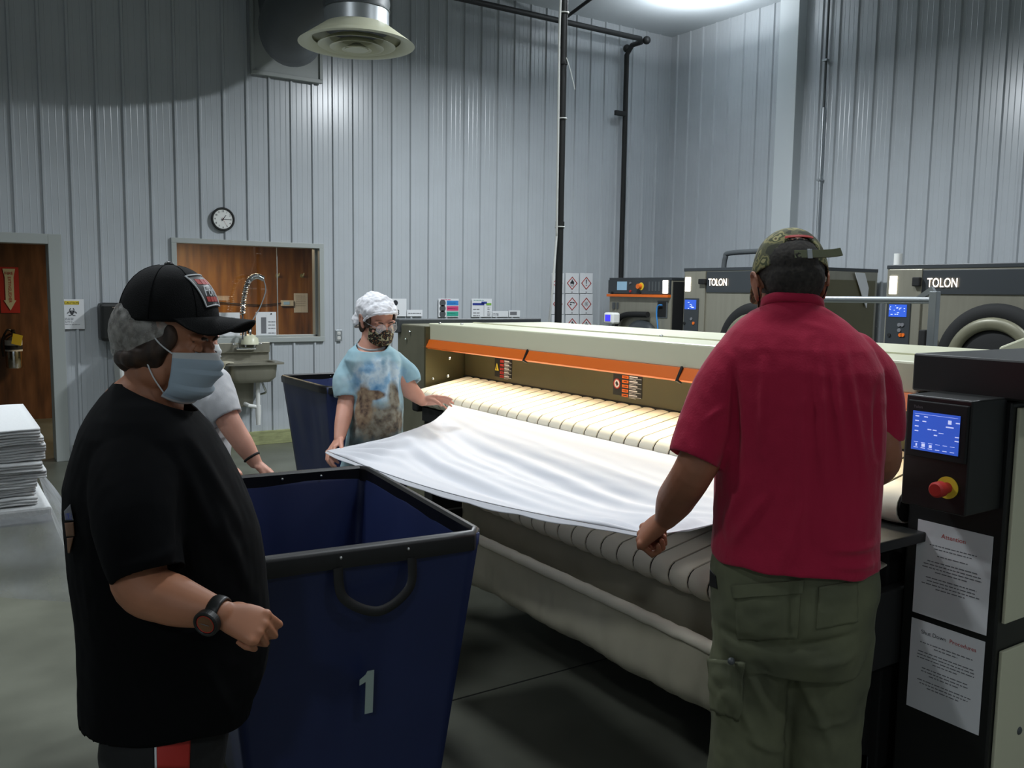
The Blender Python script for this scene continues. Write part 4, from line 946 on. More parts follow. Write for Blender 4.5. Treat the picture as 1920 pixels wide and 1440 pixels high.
# ================================================================ PEOPLE
import numpy as np
DG = lambda: bpy.context.evaluated_depsgraph_get()
def fuse(name, b, m, parent=None, vox=.005, it=4, disp=None, keep=False):
    """union of overlapping closed forms grown into one continuous smooth surface"""
    me = bpy.data.meshes.new(name); me.from_pydata([tuple(x) for x in b.v], [], b.f); me.update()
    o = bpy.data.objects.new(name, me); C.objects.link(o)
    r = o.modifiers.new('r', 'REMESH'); r.mode = 'VOXEL'; r.voxel_size = vox; r.adaptivity = 0
    if it: s_ = o.modifiers.new('s', 'SMOOTH'); s_.factor = .5; s_.iterations = it
    m2 = bpy.data.meshes.new_from_object(o.evaluated_get(DG()))
    bpy.data.objects.remove(o); bpy.data.meshes.remove(me); m2.name = name
    if disp:
        n = len(m2.vertices); co_ = np.empty(n*3); m2.vertices.foreach_get('co', co_); no = np.empty(n*3); m2.vertices.foreach_get('normal', no)
        co_ = co_.reshape(-1, 3); no = no.reshape(-1, 3)
        d = np.array([disp(V(c), V(q)) for c, q in zip(co_, no)]); co_ += no*d[:, None]
        m2.vertices.foreach_set('co', co_.ravel()); m2.update()
    m2.polygons.foreach_set('use_smooth', [True]*len(m2.polygons))
    m2.materials.clear(); m2.materials.append(M[m] if isinstance(m, str) else m)
    o = bpy.data.objects.new(name, m2); C.objects.link(o); adopt(o, parent); return o
def cut(o, co_, no, fill=False):
    import bmesh
    bm = bmesh.new(); bm.from_mesh(o.data)
    g = bmesh.ops.bisect_plane(bm, geom=bm.verts[:]+bm.edges[:]+bm.faces[:], plane_co=co_, plane_no=no, clear_outer=True)
    if fill: bmesh.ops.holes_fill(bm, edges=[e for e in g['geom_cut'] if isinstance(e, bmesh.types.BMEdge)])
    bm.to_mesh(o.data); bm.free(); o.data.update(); return o
def torso(b, rows, d, p=2.4, shrink=0, n=44, dd=None):
    """rows: y, left x, right x (outline in the photo), half depth [, distance]"""
    rings = []
    for row in rows:
        y, xl, xr, hd = row[:4]; dq = row[4] if len(row) > 4 else d
        c = P((xl+xr)/2, y, d=dq); ray = V((c.x, c.y, 0)).normalized(); lat = V((ray.y, -ray.x, 0))
        a = (P(xr, y, d=dq)-P(xl, y, d=dq)).length/2*ray.dot(FW) - shrink; hd = hd-shrink
        a = max(a, .02)
        R_ = []
        for j in range(n):
            q = 2*math.pi*j/n; cc, ss = math.cos(q), math.sin(q)
            R_.append(c + lat*a*math.copysign(abs(cc)**(2/p), cc) + ray*hd*math.copysign(abs(ss)**(2/p), ss))
        rings.append(R_)
    b.loft(rings); return rings
def limb(b, pts, rad, k=6, n=20):
    sp = spline(pts, k); m = len(pts)-1; rr = []
    for i in range(len(sp)):
        t = i/k; j = min(int(t), m-1); f = t-j; f = f*f*(3-2*f)*.5+f*.5; rr.append(lerp(rad[j], rad[min(j+1, m)], f))
    return b.tube(sp, rr, n, True)
def sleeve(b, pts, rad, k=6, n=28, inset=.025):
    if len(pts) and rad[0] < .1: b.ell(pts[0], rad[0], rad[0], rad[0])
    sp = spline(pts, k); m = len(pts)-1; rr = []
    for i in range(len(sp)):
        t = i/k; j = min(int(t), m-1); f = t-j; rr.append(lerp(rad[j], rad[min(j+1, m)], f))
    t = (sp[-1]-sp[-2]).normalized()
    sp += [sp[-1]-t*.002, sp[-1]-t*inset]; 
    rings = []; prev = None
    for i, p in enumerate(sp):
        tt = (sp[min(i+1, len(sp)-3)]-sp[max(i-1, 0)]) if i < len(sp)-3 else t
        tt = tt.normalized()
        u = (V((0, 0, 1)) if prev is None else prev); u = u-tt*u.dot(tt)
        if u.length < .1: u = V((1, 0, 0)); u = u-tt*u.dot(tt)
        u.normalize(); prev = u; w_ = tt.cross(u)
        r_ = rr[i] if i < len(rr) else rr[-1]-.010*(i-len(rr)+1)
        rings.append([p+(u*math.cos(q)+w_*math.sin(q))*r_ for q in [2*math.pi*j/n for j in range(n)]])
    return b.loft(rings)
def frame(F, U):
    F = V(F).normalized(); R = F.cross(V(U)).normalized(); U = R.cross(F); return Matrix((R, F, U)).transposed()
def hmat(o, F, U, s=1):
    return Matrix.Translation(o) @ (frame(F, U)*s).to_4x4()
def head(b, H, jowl=0, ears=1, neck=None, nr=.057, nk=1.35):
    m3 = H.to_3x3(); L = lambda *p: H @ V(p)
    e = lambda c, r, rot=None: b.ell(L(*c), *r, mtx=(m3 @ rot if rot else m3), nu=28, nv=18)
    e((0, -.018, .032), (.076, .096, .086)); e((0, .018, -.03), (.063, .072, .088)); e((0, -.045, .0), (.066, .062, .07))
    e((0, .03, -.075), (.050+jowl, .052, .040+jowl*.6)); e((0, .066, -.098), (.024, .022, .020))
    for s_ in (-1, 1):
        e((.036*s_, .058, -.032), (.027+jowl*.5, .028, .030)); e((.032*s_, .076, .021), (.026, .014, .009)); e((.05*s_, .0, -.07), (.02+jowl, .04, .035))
        e((.031*s_, .070, .000), (.0155, .0145, .0125))
        if ears:
            rot = Matrix.Rotation(-.38*s_, 3, 'Z')
            e((.081*s_, -.006, -.003), (.008, .018, .031), rot); e((.079*s_, .004, -.027), (.008, .010, .013), rot)
            rn = [L((.087+.004*math.sin(a))*s_, -.010+.019*math.cos(a), .002+.029*math.sin(a)) for a in [math.radians(q) for q in range(-60, 215, 15)]]
            b.tube(rn, .0048, 8, True)
    b.tube([L(0, .084, .010), L(0, .094, -.008), L(0, .108, -.028)], [.0085, .010, .0135], 14, True)
    for s_ in (-1, 1): e((.012*s_, .097, -.033), (.009, .011, .008))
    e((0, .083, -.056), (.025, .013, .0065)); e((0, .081, -.067), (.022, .013, .0075))
    if neck: limb(b, [L(0, -.028, -.045)]+neck, [nr]*(len(neck))+[nr*nk], 5, 28)
def eyes(H, parent, iris='mgrey', down=.35, lid='skin'):
    for s_ in (-1, 1):
        c = H @ V((.031*s_, .0735, -.0015)); m3 = H.to_3x3()
        o = B('paper').ell(c, .0125, .0125, .0125, m3).obj('eye', parent, smooth='full')
        f = V((.1*s_, math.cos(down), -math.sin(down))).normalized()
        B('ink').ell(c+m3 @ (f*.0085), .0055, .0048, .0055, m3).obj('iris', o, smooth='full')
        b = B(lid); rot = m3 @ Matrix.Rotation(-down*.9, 3, 'X')
        # upper lid: cap of a slightly larger ball
        rings = []
        for i in range(9):
            a = math.radians(-8+i*11); rings.append([c+rot @ V((.0142*math.cos(a)*math.cos(t), .0142*math.cos(a)*math.sin(t), .0142*math.sin(a))) for t in [math.radians(q) for q in range(10, 171, 16)]])
        b.loft(rings, cap=False); b.obj('eyelid', parent, smooth='full', solid=.001)
        q = [H @ V(((.031+x)*s_, y, z)) for x, y, z in ((-.017, .089, .017), (-.005, .091, .0225), (.010, .085, .022), (.021, .074, .014))]
        B('hair').tube(spline(q, 4), [.0012+.0022*math.sin(math.pi*i/12) for i in range(13)], 8).obj('eyebrow', parent, smooth='full')
def hand(b, w_, F, N, T, curl, s=1.0, thumb=(.5, .35), spread=.06, cup=0):
    """w_ wrist, F finger direction, N out of the palm, T towards the thumb; curl: joint angles per finger (index first)"""
    F, N, T = V(F).normalized(), V(N).normalized(), V(T).normalized()
    # palm: lofted slab
    rings = []
    for t, hw, ht, off in ((-.02, .022, .020, 0), (0, .0265, .0195, 0), (.02, .0325, .0185, 0), (.045, .039, .0165, .002), (.068, .0415, .0145, .002), (.083, .0395, .011, .0), (.092, .034, .007, 0)):
        c = w_+F*t*s+T*off*s; rings.append([c+T*hw*s*math.copysign(abs(math.cos(q))**.75, math.cos(q))+N*ht*s*math.copysign(abs(math.sin(q))**.85, math.sin(q)) for q in [2*math.pi*j/24 for j in range(24)]])
    b.loft(rings)
    for k in range(4): b.ell(w_+F*(.086-(.004, 0, .003, .012)[k])*s+T*(.031-.0205*k)*s-N*.002*s, .0118*s, .0118*s, .0118*s)
    b.ell(w_+F*.035*s+T*.026*s+N*.008*s, .030*s, .016*s, .014*s, Matrix((F, T, N)).transposed())
    lens = ((.043, .026, .021), (.047, .030, .022), (.044, .028, .022), (.035, .021, .019))
    for k in range(4):
        x = (.031-.0205*k)*s; base = w_+F*(.088-(.004, 0, .003, .012)[k])*s+T*x
        d = (F+T*spread*(1.5-k)).normalized(); n = N; p = base-d*.012*s; r = (.0088, .0090, .0086, .0076)[k]*s
        pts = [p, base]; rad = [r*1.05, r*1.08]; a = 0
        for j in range(3):
            a += curl[k][j]; dd = d*math.cos(a)+n*math.sin(a); base = base+dd*lens[k][j]*s; pts.append(base); rad.append(r*(.98, .92, .80)[j])
        out = [pts[0]]; ro = [rad[0]]
        for i in range(1, len(pts)-1):
            u1 = (pts[i]-pts[i-1]).normalized(); u2 = (pts[i+1]-pts[i]).normalized()
            out += [pts[i]-u1*.004*s, pts[i]+(u1-u2)*.0012*s, pts[i]+u2*.004*s]; ro += [rad[i]]*3
        out.append(pts[-1]); ro.append(rad[-1]); b.tube(out, ro, 14, True)
    tb_, tc = thumb
    p = w_+F*.022*s+T*.024*s+N*.006*s; d = (F*math.cos(tb_)+T*math.sin(tb_)+N*tc*.6).normalized()
    p1 = p+d*.040*s; d2 = (d*math.cos(tc)+(F*.5-T*.3+N*.9).normalized()*math.sin(tc)).normalized(); p2 = p1+d2*.031*s
    d3 = (d2*math.cos(tc*.8)+(F*.4-T*.5+N*.7).normalized()*math.sin(tc*.8)).normalized(); p3 = p2+d3*.023*s
    b.tube([p, p1, p2, p3], [.0135*s, .0115*s, .0108*s, .0088*s], 14, True)
def nail(p, d, n, parent): pass
def folds(amp, seed=0, vs=2.5, hs=14, low=None, high=None, fine=.0012, lines=()):
    def f(c, n):
        k = 1.0
        if low is not None: k = max(0, min(1, (high-c.z)/(high-low)))
        s_ = noise.noise(V((c.x*hs+seed, c.y*hs, c.z*vs)))+.5*noise.noise(V((c.x*hs*2+seed, c.y*hs*2, c.z*vs*2.2)))
        v = amp*(.35+.65*k)*s_+fine*noise.noise(V((c.x*45, c.y*45, c.z*30+seed)))
        for g_ in lines: v += g_(c)
        return v*min(1, max(0, 1.4-abs(n.z)*1.2))
    return f
def crease(a, c_, amp, w_):
    r_, l_ = ray.copy(), lat.copy(); mid = ((a+c_)/2).dot(r_)
    a, c_ = V((a.dot(l_), a.z)), V((c_.dot(l_), c_.z)); ab = c_-a; L2 = ab.length_squared
    def g_(p):
        s_ = p.dot(r_)-mid
        if s_ > .15: return 0
        p = V((p.dot(l_), p.z)); t = max(0, min(1, (p-a).dot(ab)/L2)); dd = (p-(a+ab*t)).length
        if dd > w_*3: return 0
        return amp*1.1*min(1, (.15-s_)/.06)*math.exp(-(dd/w_)**2)*math.sin(math.pi*min(1, max(0, .08+t*.84)))
    return g_
def shoes(par, feet, fdir):
    for p in feet:
        b = B(); fr = Matrix((fdir.cross(EZ), fdir, EZ)).transposed()
        b.ell(p+fdir*.06+V((0, 0, .035)), .045, .135, .035, fr); b.ell(p+V((0, 0, .06)), .042, .06, .055, fr); b.ell(p+fdir*.12+V((0, 0, .03)), .045, .06, .03, fr)
        b.obox(p+fdir*.05+V((0, 0, .012)), fr @ V((.042, 0, 0)), fr @ V((0, .13, 0)), V((0, 0, .012)))
        fuse('shoe', b, 'shoe', par, .006, 3)
def legs(bb, pb, hips, knees, ankles, rh, rk, ra, extra=.02):
    for h, k, a in zip(hips, knees, ankles):
        limb(bb, [h, lerp(h, k, .5), k, lerp(k, a, .4), a, a+V((0, 0, -.05))], [rh-.035, rh*.8-.02, rk-.02, rk*.95-.02, .038, .036], 5)
        if pb is not None: sleeve(pb, [h+V((0, 0, .06)), h, lerp(h, k, .5), k, lerp(k, a, .5), a+V((0, 0, -.02))], [rh*.9, rh, (rh+rk)/2, rk, lerp(rk, ra, .6), ra], 6, 32, .04)
# ---------------------------------------------------------------- MAN IN RED
dm = 2.15
man = thing('person', 'man in red t-shirt, camouflage cap and green cargo trousers, seen from behind at the ironer', 'person', P(1480, 1400, d=dm).xy.to_3d(), 'people working in the laundry')
ray = V((man.location.x, man.location.y, 0)).normalized(); lat = V((ray.y, -ray.x, 0))
Fh = (ray*.93-lat*.30+V((0, 0, -.42))).normalized(); Ho = P(1480, 535, d=dm+.03)
Hm = hmat(Ho, Fh, V((0, 0, 1))-lat*.10+ray*.2, 1.0)
body = B()
neckb = P(1484, 625, d=dm-.01)
head(body, Hm, .008, 1, [P(1484, 585, d=dm+.005), P(1485, 640, d=dm+.01)], .054, 1.0)
rows = [(625, 1402, 1572, .080), (640, 1375, 1598, .095), (655, 1345, 1630, .125), (690, 1337, 1645, .14), (740, 1342, 1650, .155), (810, 1345, 1654, .165), (880, 1344, 1652, .165), (950, 1341, 1645, .165), (1000, 1342, 1641, .165)]
torso(body, rows, dm, 2.5, .028)
torso(body, [(980, 1370, 1612, .13), (1110, 1362, 1612, .13), (1190, 1365, 1595, .12)], dm, 2.4)
shL, shR = P(1392, 700, d=dm), P(1605, 695, d=dm)
elL, wrL = P(1298, 888, d=2.13), P(1249, 972, d=2.34)
limb(body, [shL, lerp(shL, elL, .55), elL, P(1268, 935, d=2.25), wrL], [.050, .056, .050, .050, .031])
elR, wrR = P(1652, 858, d=2.13), P(1605, 915, d=2.42)
limb(body, [shR, lerp(shR, elR, .55), elR, lerp(elR, wrR, .5), wrR], [.050, .054, .048, .046, .032])
fist = ((1.35, 1.5, .9),)*4
Fd = (-lat*.62+ray*.35-EZ*.62).normalized()
Nq = -EZ*.6+lat*.55+ray*.35; Nq = (Nq-Fd*Fd.dot(Nq)).normalized()
hand(body, wrL+Fd*.008, Fd, Nq, Nq.cross(Fd), ((1.3, 1.6, .9), (1.35, 1.6, .9), (1.4, 1.6, .9), (1.4, 1.6, .9)), 1.2, (.25, .75), 0)
FR = (P(1575, 930, d=2.6)-wrR).normalized()
hand(body, wrR+FR*.008, FR, -EZ-FR*FR.dot(-EZ), -lat-FR*FR.dot(-lat), ((.9, 1.2, .7),)*4, 1.04, (.3, .6), 0)
crot = P(1475, 1215, d=dm)
hl, hr = P(1408, 1180, d=dm), P(1555, 1175, d=dm)
fl_, fr_ = P(1395, 1440, d=dm), P(1540, 1440, d=dm)
kl = lerp(hl, V((fl_.x, fl_.y, 0)), .5)+ray*.02; kr_ = lerp(hr, V((fr_.x, fr_.y, 0)), .5)+ray*.02
hl_, kl = hl, P(1400, 1400, d=dm+.02); kr_ = P(1537, 1395, d=dm+.02)
al = V((kl.x, kl.y, .10))-ray*.03; ar = V((kr_.x, kr_.y, .10))-ray*.03
pz = B(); sz = lambda c: c
torso(pz, [(985, 1352, 1630, .13), (1040, 1334, 1641, .155), (1100, 1328, 1644, .165), (1150, 1326, 1636, .165), (1200, 1330, 1622, .16), (1232, 1336, 1612, .14)], dm, 2.5)
legs(body, pz, [hl, hr], [kl, kr_], [al, ar], .105, .092, .088)
mb = fuse('body', body, 'skin3', man, .004, 4)
shoes(man, [V((al.x, al.y, 0)), V((ar.x, ar.y, 0))], ray)
pl = [crease(P(1350, 1198, d=dm-.12), P(1470, 1212, d=dm-.13), -.012, .012), crease(P(1480, 1208, d=dm-.13), P(1605, 1170, d=dm-.1), -.014, .012),
      crease(P(1480, 1090, d=dm-.17), P(1478, 1210, d=dm-.13), -.010, .012), crease(P(1390, 1230, d=dm-.1), P(1455, 1370, d=dm-.1), .012, .014), crease(P(1345, 1250, d=dm-.08), P(1420, 1400, d=dm-.1), .010, .012),
      crease(P(1420, 1240, d=dm-.1), P(1475, 1310, d=dm-.08), -.010, .012), crease(P(1490, 1260, d=dm-.1), P(1580, 1440, d=dm-.09), .009, .014), crease(P(1520, 1225, d=dm-.1), P(1600, 1205, d=dm-.09), .010, .012),
      crease(P(1400, 1390, d=dm-.1), P(1470, 1425, d=dm-.08), .010, .01), crease(P(1500, 1370, d=dm-.09), P(1590, 1350, d=dm-.07), .008, .01)]
pants = fuse('trousers', pz, 'pants', man, .0065, 3, folds(.012, 3, 6, 8, fine=.002, lines=pl))
def pocket(cs, nm, m='pants', th=.006, par=None):
    """patch of cloth laid on the surface of a garment, given as photo outline"""
    g = grid(lambda u, v: lerp(lerp(cs[0], cs[1], u), lerp(cs[3], cs[2], u), v), 14, 14, m)
    o = g.obj(nm, par, smooth='full', solid=th); return o
def onsurf(target, px, py, off=.003):
    r = (P(px, py, d=1)-CAM).normalized()
    hit, loc, nor, idx = target.ray_cast(CAM - target.matrix_world.translation, r)
    if not hit: return None
    if nor.dot(r) > 0: nor = -nor
    return loc+nor*off, nor
def patch(target, nm, parent, m, corners, nu=16, nv=16, off=.003, th=.004, wob=0):
    """cloth patch, its corners given where they lie on the garment; follows the garment's surface"""
    T = target; cs = [V((x, y, 0)) for x, y in corners]; pts = {}; b = B(m)
    last = None; vs = []
    for j in range(nv+1):
        for i in range(nu+1):
            u, v = i/nu, j/nv; q = lerp(lerp(cs[0], cs[1], u), lerp(cs[3], cs[2], u), v)
            h = onsurf(T, q.x, q.y, off+wob*noise.noise(V((u*5, v*5, 1)))); last = h[0] if h else last
            vs.append(last)
    if any(x is None for x in vs): return None
    b.add(vs, [(j*(nu+1)+i, j*(nu+1)+i+1, (j+1)*(nu+1)+i+1, (j+1)*(nu+1)+i) for j in range(nv) for i in range(nu)])
    return b.obj(nm, parent, smooth='full', solid=th)
patch(pants, 'back_pocket', man, 'pants', [(1378, 1112), (1502, 1098), (1496, 1196), (1384, 1200)], wob=.003)
patch(pants, 'back_pocket', man, 'pants', [(1535, 1100), (1606, 1088), (1606, 1165), (1530, 1180)], wob=.003)
patch(pants, 'back_pocket_flap', man, 'pants', [(1374, 1098), (1508, 1086), (1506, 1112), (1377, 1122)], off=.007)
cp_ = patch(pants, 'cargo_pocket', man, 'pants', [(1334, 1235), (1398, 1240), (1388, 1345), (1340, 1330)], off=.007, th=.012, wob=.006)
patch(pants, 'cargo_pocket_flap', man, 'pants', [(1331, 1206), (1401, 1208), (1398, 1246), (1334, 1240)], off=.014, th=.004)
h = onsurf(pants, 1381, 1232, .018)
if h: B('mgrey').ell(h[0], .009, .009, .009).obj('snap_button', man, smooth='full')
patch(pants, 'pocket_mouth_lining', man, 'blackm', [(1333, 1068), (1343, 1080), (1346, 1104), (1332, 1098)], off=.002, th=.002)
# shirt
sb = B()
srow = [(552, 1440, 1532, .066), (572, 1432, 1540, .070), (584, 1408, 1562, .082), (602, 1384, 1588, .095), (622, 1364, 1610, .115), (650, 1342, 1634, .135), (690, 1331, 1652, .152), (740, 1336, 1655, .165), (810, 1340, 1656, .175), (880, 1338, 1652, .177), (950, 1335, 1648, .178), (1000, 1334, 1646, .18), (1025, 1331, 1646, .183), (1042, 1330, 1648, .185)]
torso(sb, srow, dm, 2.5)
cL, cR = P(1300, 862, d=2.12), P(1657, 830, d=2.13)
sleeve(sb, [P(1394, 688, d=dm), P(1362, 730, d=dm), P(1328, 795, d=2.14), cL], [.085, .082, .074, .064])
sleeve(sb, [P(1590, 685, d=dm), P(1628, 715, d=dm), P(1650, 770, d=2.14), cR], [.085, .076, .060, .048])
W = lambda x, y, o=.18: P(x, y, d=dm-o)
sl = [crease(W(1510, 640), W(1500, 1050), .008, .012), crease(W(1535, 650), W(1545, 900), .009, .010), crease(W(1560, 660), W(1580, 880), .008, .010), crease(W(1580, 640, .15), W(1622, 900, .15), .008, .010),
      crease(W(1430, 680), W(1425, 860), .006, .010), crease(W(1365, 1040), W(1440, 930), .008, .012), crease(W(1350, 1000, .14), W(1400, 900, .17), .006, .012), crease(W(1470, 1070), W(1500, 950), .007, .012),
      crease(W(1560, 1030), W(1640, 1010, .1), .009, .010), crease(W(1570, 1060), W(1640, 1045, .1), .008, .010), crease(W(1372, 700, .12), W(1378, 880, .12), -.014, .010), crease(W(1640, 720, .08), W(1640, 850, .08), -.010, .008),
      crease(W(1322, 790, .08), W(1360, 760, .1), .006, .008), crease(W(1500, 605, .1), W(1560, 620, .1), .004, .008)]
shirt = fuse('t_shirt', sb, 'rshirt', man, .005, 4, folds(.0075, 11, 1.6, 8, 1.0, 1.5, .0015, sl))
# hem: ripple the bottom edge a little
for v in shirt.data.vertices:
    if v.co.z < P(1480, 1034, d=dm).z: v.co.z += .012*noise.noise(V((v.co.x*14, v.co.y*14, 0)))
# collar ribbing
cl = []
for k in range(36):
    q = 2*math.pi*k/36; c = P(1485, 571, d=dm-.003); cl.append(c+lat*.069*math.cos(q)+ray*.066*math.sin(q)+V((0, 0, -.020*math.sin(q))))
cut(shirt, P(1485, 573, d=dm-.003), (EZ+ray*.3).normalized()); shirt.modifiers.new('solid', 'SOLIDIFY').thickness = .003
B('rshirt').tube(cl, .011, 10, closed=True, fl=(1.2, .5)).obj('collar', man, smooth='full')
# hair, cap
hb_ = B(); m3 = Hm.to_3x3(); hb_.ell(Hm @ V((0, -.018, .030)), .0785, .0985, .084, m3, 36, 24); hb_.ell(Hm @ V((0, -.045, .0)), .0695, .0660, .0735, m3, 36, 24)
hr_ = fuse('hair', hb_, 'hairm', man, .003, 2, lambda c, n: .0009*noise.noise(c*190))
cut(hr_, Hm @ V((0, .055, 0)), m3 @ V((0, 1, .1))); cut(hr_, Hm @ V((0, -.05, -.050)), m3 @ V((0, .25, -1)))
capo = P(1480, 515, d=dm+.04); Fc = (ray*.95-lat*.30+EZ*-.38).normalized(); CM = hmat(capo, Fc, EZ+ray*.3-lat*.10); c3 = CM.to_3x3()
def dome(H, rx, ry, rz, a0=0, hole=None, nu=64, nv=20, m='camo', z0=0):
    b = B(m); vs = []; idx = {}; fs = []
    for j in range(nv+1):
        ph = math.pi/2*j/nv
        for i in range(nu):
            th_ = 2*math.pi*i/nu; vs.append(H @ V((rx*math.cos(ph)**.85*math.sin(th_), ry*math.cos(ph)**.85*math.cos(th_), z0+rz*math.sin(ph))))
    for j in range(nv):
        for i in range(nu):
            th_ = 2*math.pi*(i+.5)/nu; ph = math.pi/2*(j+.5)/nv
            if hole and hole(th_, ph): continue
            fs.append((j*nu+i, j*nu+(i+1) % nu, (j+1)*nu+(i+1) % nu, (j+1)*nu+i))
    return b.add(vs, fs)
hole = lambda t, p: ((t-math.pi)/.62)**2 + (p/.62)**2 < 1
cap = dome(CM, .0875, .109, .116, hole=hole, z0=-.005, nu=120, nv=40).obj('cap', man, smooth='full', solid=.003)
def brim(H, ry, rx, m, par, L_=.075, droop=.025, z0=-.004, down=.012):
    def f(u, v):
        a = (u*2-1)*1.15; s_ = u*2-1
        x0, y0 = rx*math.sin(a), ry*math.cos(a)
        return H @ V((x0*(1+.05*v), y0+v*L_*(1-.30*s_*s_-.62*s_**6), z0-droop*1.35*s_*s_*v*(1-abs(s_)**5)-down*v+.004))
    return grid(f, 30, 14, m).obj('brim', par, smooth='full', solid=.004)
brim(CM, .103, .084, 'camo', cap)
q = [CM @ V((.088*math.sin(t), .109*math.cos(t), .006)) for t in [math.pi-.72+1.44*k/16 for k in range(17)]]
def ribbon(pts, up, w_, th, m, nm, par):
    b = B(m); rings = []
    for i, p in enumerate(pts):
        t = (pts[min(i+1, len(pts)-1)]-pts[max(i-1, 0)]).normalized(); u = V(up[i] if isinstance(up, list) else up); u = (u-t*u.dot(t)).normalized(); n = t.cross(u)
        rings.append([p+u*w_+n*th, p-u*w_+n*th, p-u*w_-n*th, p+u*w_-n*th])
    return b.loft(rings).obj(nm, par, bevel=.0008)
ribbon(q, c3 @ EZ, .010, .0015, 'camo', 'adjuster_strap', cap)
e0 = CM @ V((.02, -.110, .006)); tail = [CM @ V((-.02, -.109, .008)), CM @ V((.01, -.112, .009)), CM @ V((.045, -.106, .012)), CM @ V((.078, -.098, .018)), CM @ V((.095, -.092, .025))]
side = 1 if (P(1538, 468, d=dm)-(CM @ V((.07, -.08, .01)))).length < (P(1538, 468, d=dm)-(CM @ V((-.07, -.08, .01)))).length else -1
tail = [CM @ V((x*side, y, z)) for x, y, z in ((-.02, -.1115, .006), (.01, -.114, .006), (.045, -.109, .009), (.075, -.100, .015), (.098, -.092, .022))]
ribbon(spline(tail, 4), c3 @ EZ, .010, .0015, 'pants', 'strap_tail', cap)
B('galv').obox(CM @ V((.015*side, -.1145, .006)), c3 @ V((.006, 0, 0)), c3 @ V((0, .002, 0)), c3 @ V((0, 0, .012))).obj('strap_buckle', cap, bevel=.001)
q = [CM @ V((.088*math.sin(t)*.93, .108*math.cos(t)*.93, .058)) for t in [math.pi-.42+.84*k/10 for k in range(11)]]
ribbon(q, c3 @ V((0, .5, 1)), .004, .001, 'red', 'embroidered_lettering', cap)
B('camo').ell(CM @ V((0, 0, .094)), .009, .009, .005).obj('cap_button', cap, smooth='full')
# mask straps behind the ears
for s_ in (-1, 1):
    q = [Hm @ V((x*s_, y, z)) for x, y, z in ((.055, .06, .0), (.075, .03, .01), (.083, -.004, .032), (.087, -.022, .01), (.083, -.020, -.02), (.075, .005, -.04), (.058, .05, -.07))]
    B('blackm').tube(spline(q, 5), .0017, 6).obj('mask_loop', man, smooth='full')
def facemask(H, parent, m, zt=-.004, zb=-.125, wid=.070, out=.012, pleats=3, m2=None, nm='face_mask', amax=1.25):
    def f(u, v):
        a = (u*2-1)*amax; s_ = u*2-1; z = lerp(zt, zb, v)
        front = .094+.022*math.exp(-((z+.03)/.03)**2)*math.exp(-(s_/.35)**2)+out*math.sin(math.pi*min(1, v*1.05))-.022*max(0, v-.75)/.25
        rx = wid*(1+.03*math.sin(math.pi*v))
        x = rx*math.sin(a); y = .012+(front-.012)*math.cos(a)**.8 if math.cos(a) > 0 else .012
        if pleats and .12 < v < .9: ph = (v*pleats*1.0) % 1; y += .0085*(1-ph)*math.cos(a)*(1 if abs(s_) < .93 else .2); z -= .004*(1-ph)
        z -= .012*s_*s_*(1-v)*.6; z += .016*s_*s_*v
        if m2 is None or True: pass
        return H @ V((x, y, z))
    o = grid(f, 48, 42, m).obj(nm, parent, smooth='full', solid=.0022)
    return o, f
facemask(Hm, man, 'blackm')
# ---------------------------------------------------------------- WOMAN IN BLACK
dw = 1.85
wom = thing('person', 'woman in black t-shirt, black cap and blue surgical mask, in profile at the left', 'person', P(310, 1400, d=dw).xy.to_3d(), 'people working in the laundry')
ray = V((wom.location.x, wom.location.y, 0)).normalized(); lat = V((ray.y, -ray.x, 0))
A = math.radians(27)
Fh = (lat*math.cos(A)-ray*math.sin(A)+EZ*-.20).normalized(); Ho = P(318, 637, d=dw)
Hw = hmat(Ho, Fh, EZ, .97)
body = B()
head(body, Hw, .005, 0, [P(292, 715, d=dw), P(270, 765, d=dw)], .062)
rows = [(722, 212, 312, .10), (742, 192, 345, .13), (765, 172, 366, .17), (800, 152, 398, .2), (850, 136, 428, .215), (900, 123, 452, .22), (950, 124, 474, .22), (1000, 129, 490, .21), (1050, 133, 499, .20), (1100, 140, 504, .20), (1150, 147, 508, .195), (1200, 150, 511, .19), (1250, 152, 502, .19), (1300, 151, 482, .18)]
torso(body, rows, dw, 2.2, .045)
torso(body, [(1300, 185, 430, .16), (1400, 200, 425, .16), (1460, 210, 420, .15)], dw, 2.2)
sR = P(268, 850, d=1.74); eR = P(262, 1088, d=1.60); wR_ = P(412, 1150, d=1.56)
limb(body, [sR, lerp(sR, eR, .5), eR, P(325, 1125, d=1.58), wR_], [.045, .05, .052, .047, .027], 7)
Fd = (P(500, 1180, d=1.57)-P(412, 1147, d=1.56)).normalized(); Nn = (ray*.75-EZ*.55-lat*.15); Nn = (Nn-Fd*Nn.dot(Fd)).normalized(); Tt = Fd.cross(Nn); 
if Tt.z < 0: Tt = -Tt
hand(body, wR_+Fd*.004, Fd, Nn, Tt, ((.75, 1.25, .8), (.95, 1.35, .8), (1.1, 1.4, .9), (1.2, 1.4, .9)), .90, (.25, .7), .05)
sL = P(288, 815, d=2.02); eL = P(300, 1090, d=2.03); wL_ = P(330, 1270, d=2.02)
limb(body, [sL, lerp(sL, eL, .5), eL, wL_], [.06, .05, .043, .028], 7)
FdL = (EZ*-1+lat*.3).normalized(); NL_ = -ray
hand(body, wL_, FdL, NL_, FdL.cross(NL_), ((.4, .5, .3),)*4, .9)
h1, h2 = P(290, 1400, d=dw-.09), P(330, 1400, d=dw+.09)
k1, k2 = V((h1.x+.02, h1.y+.01, .47)), V((h2.x+.02, h2.y, .47)); a1, a2 = V((h1.x, h1.y, .1)), V((h2.x+.03, h2.y, .1))
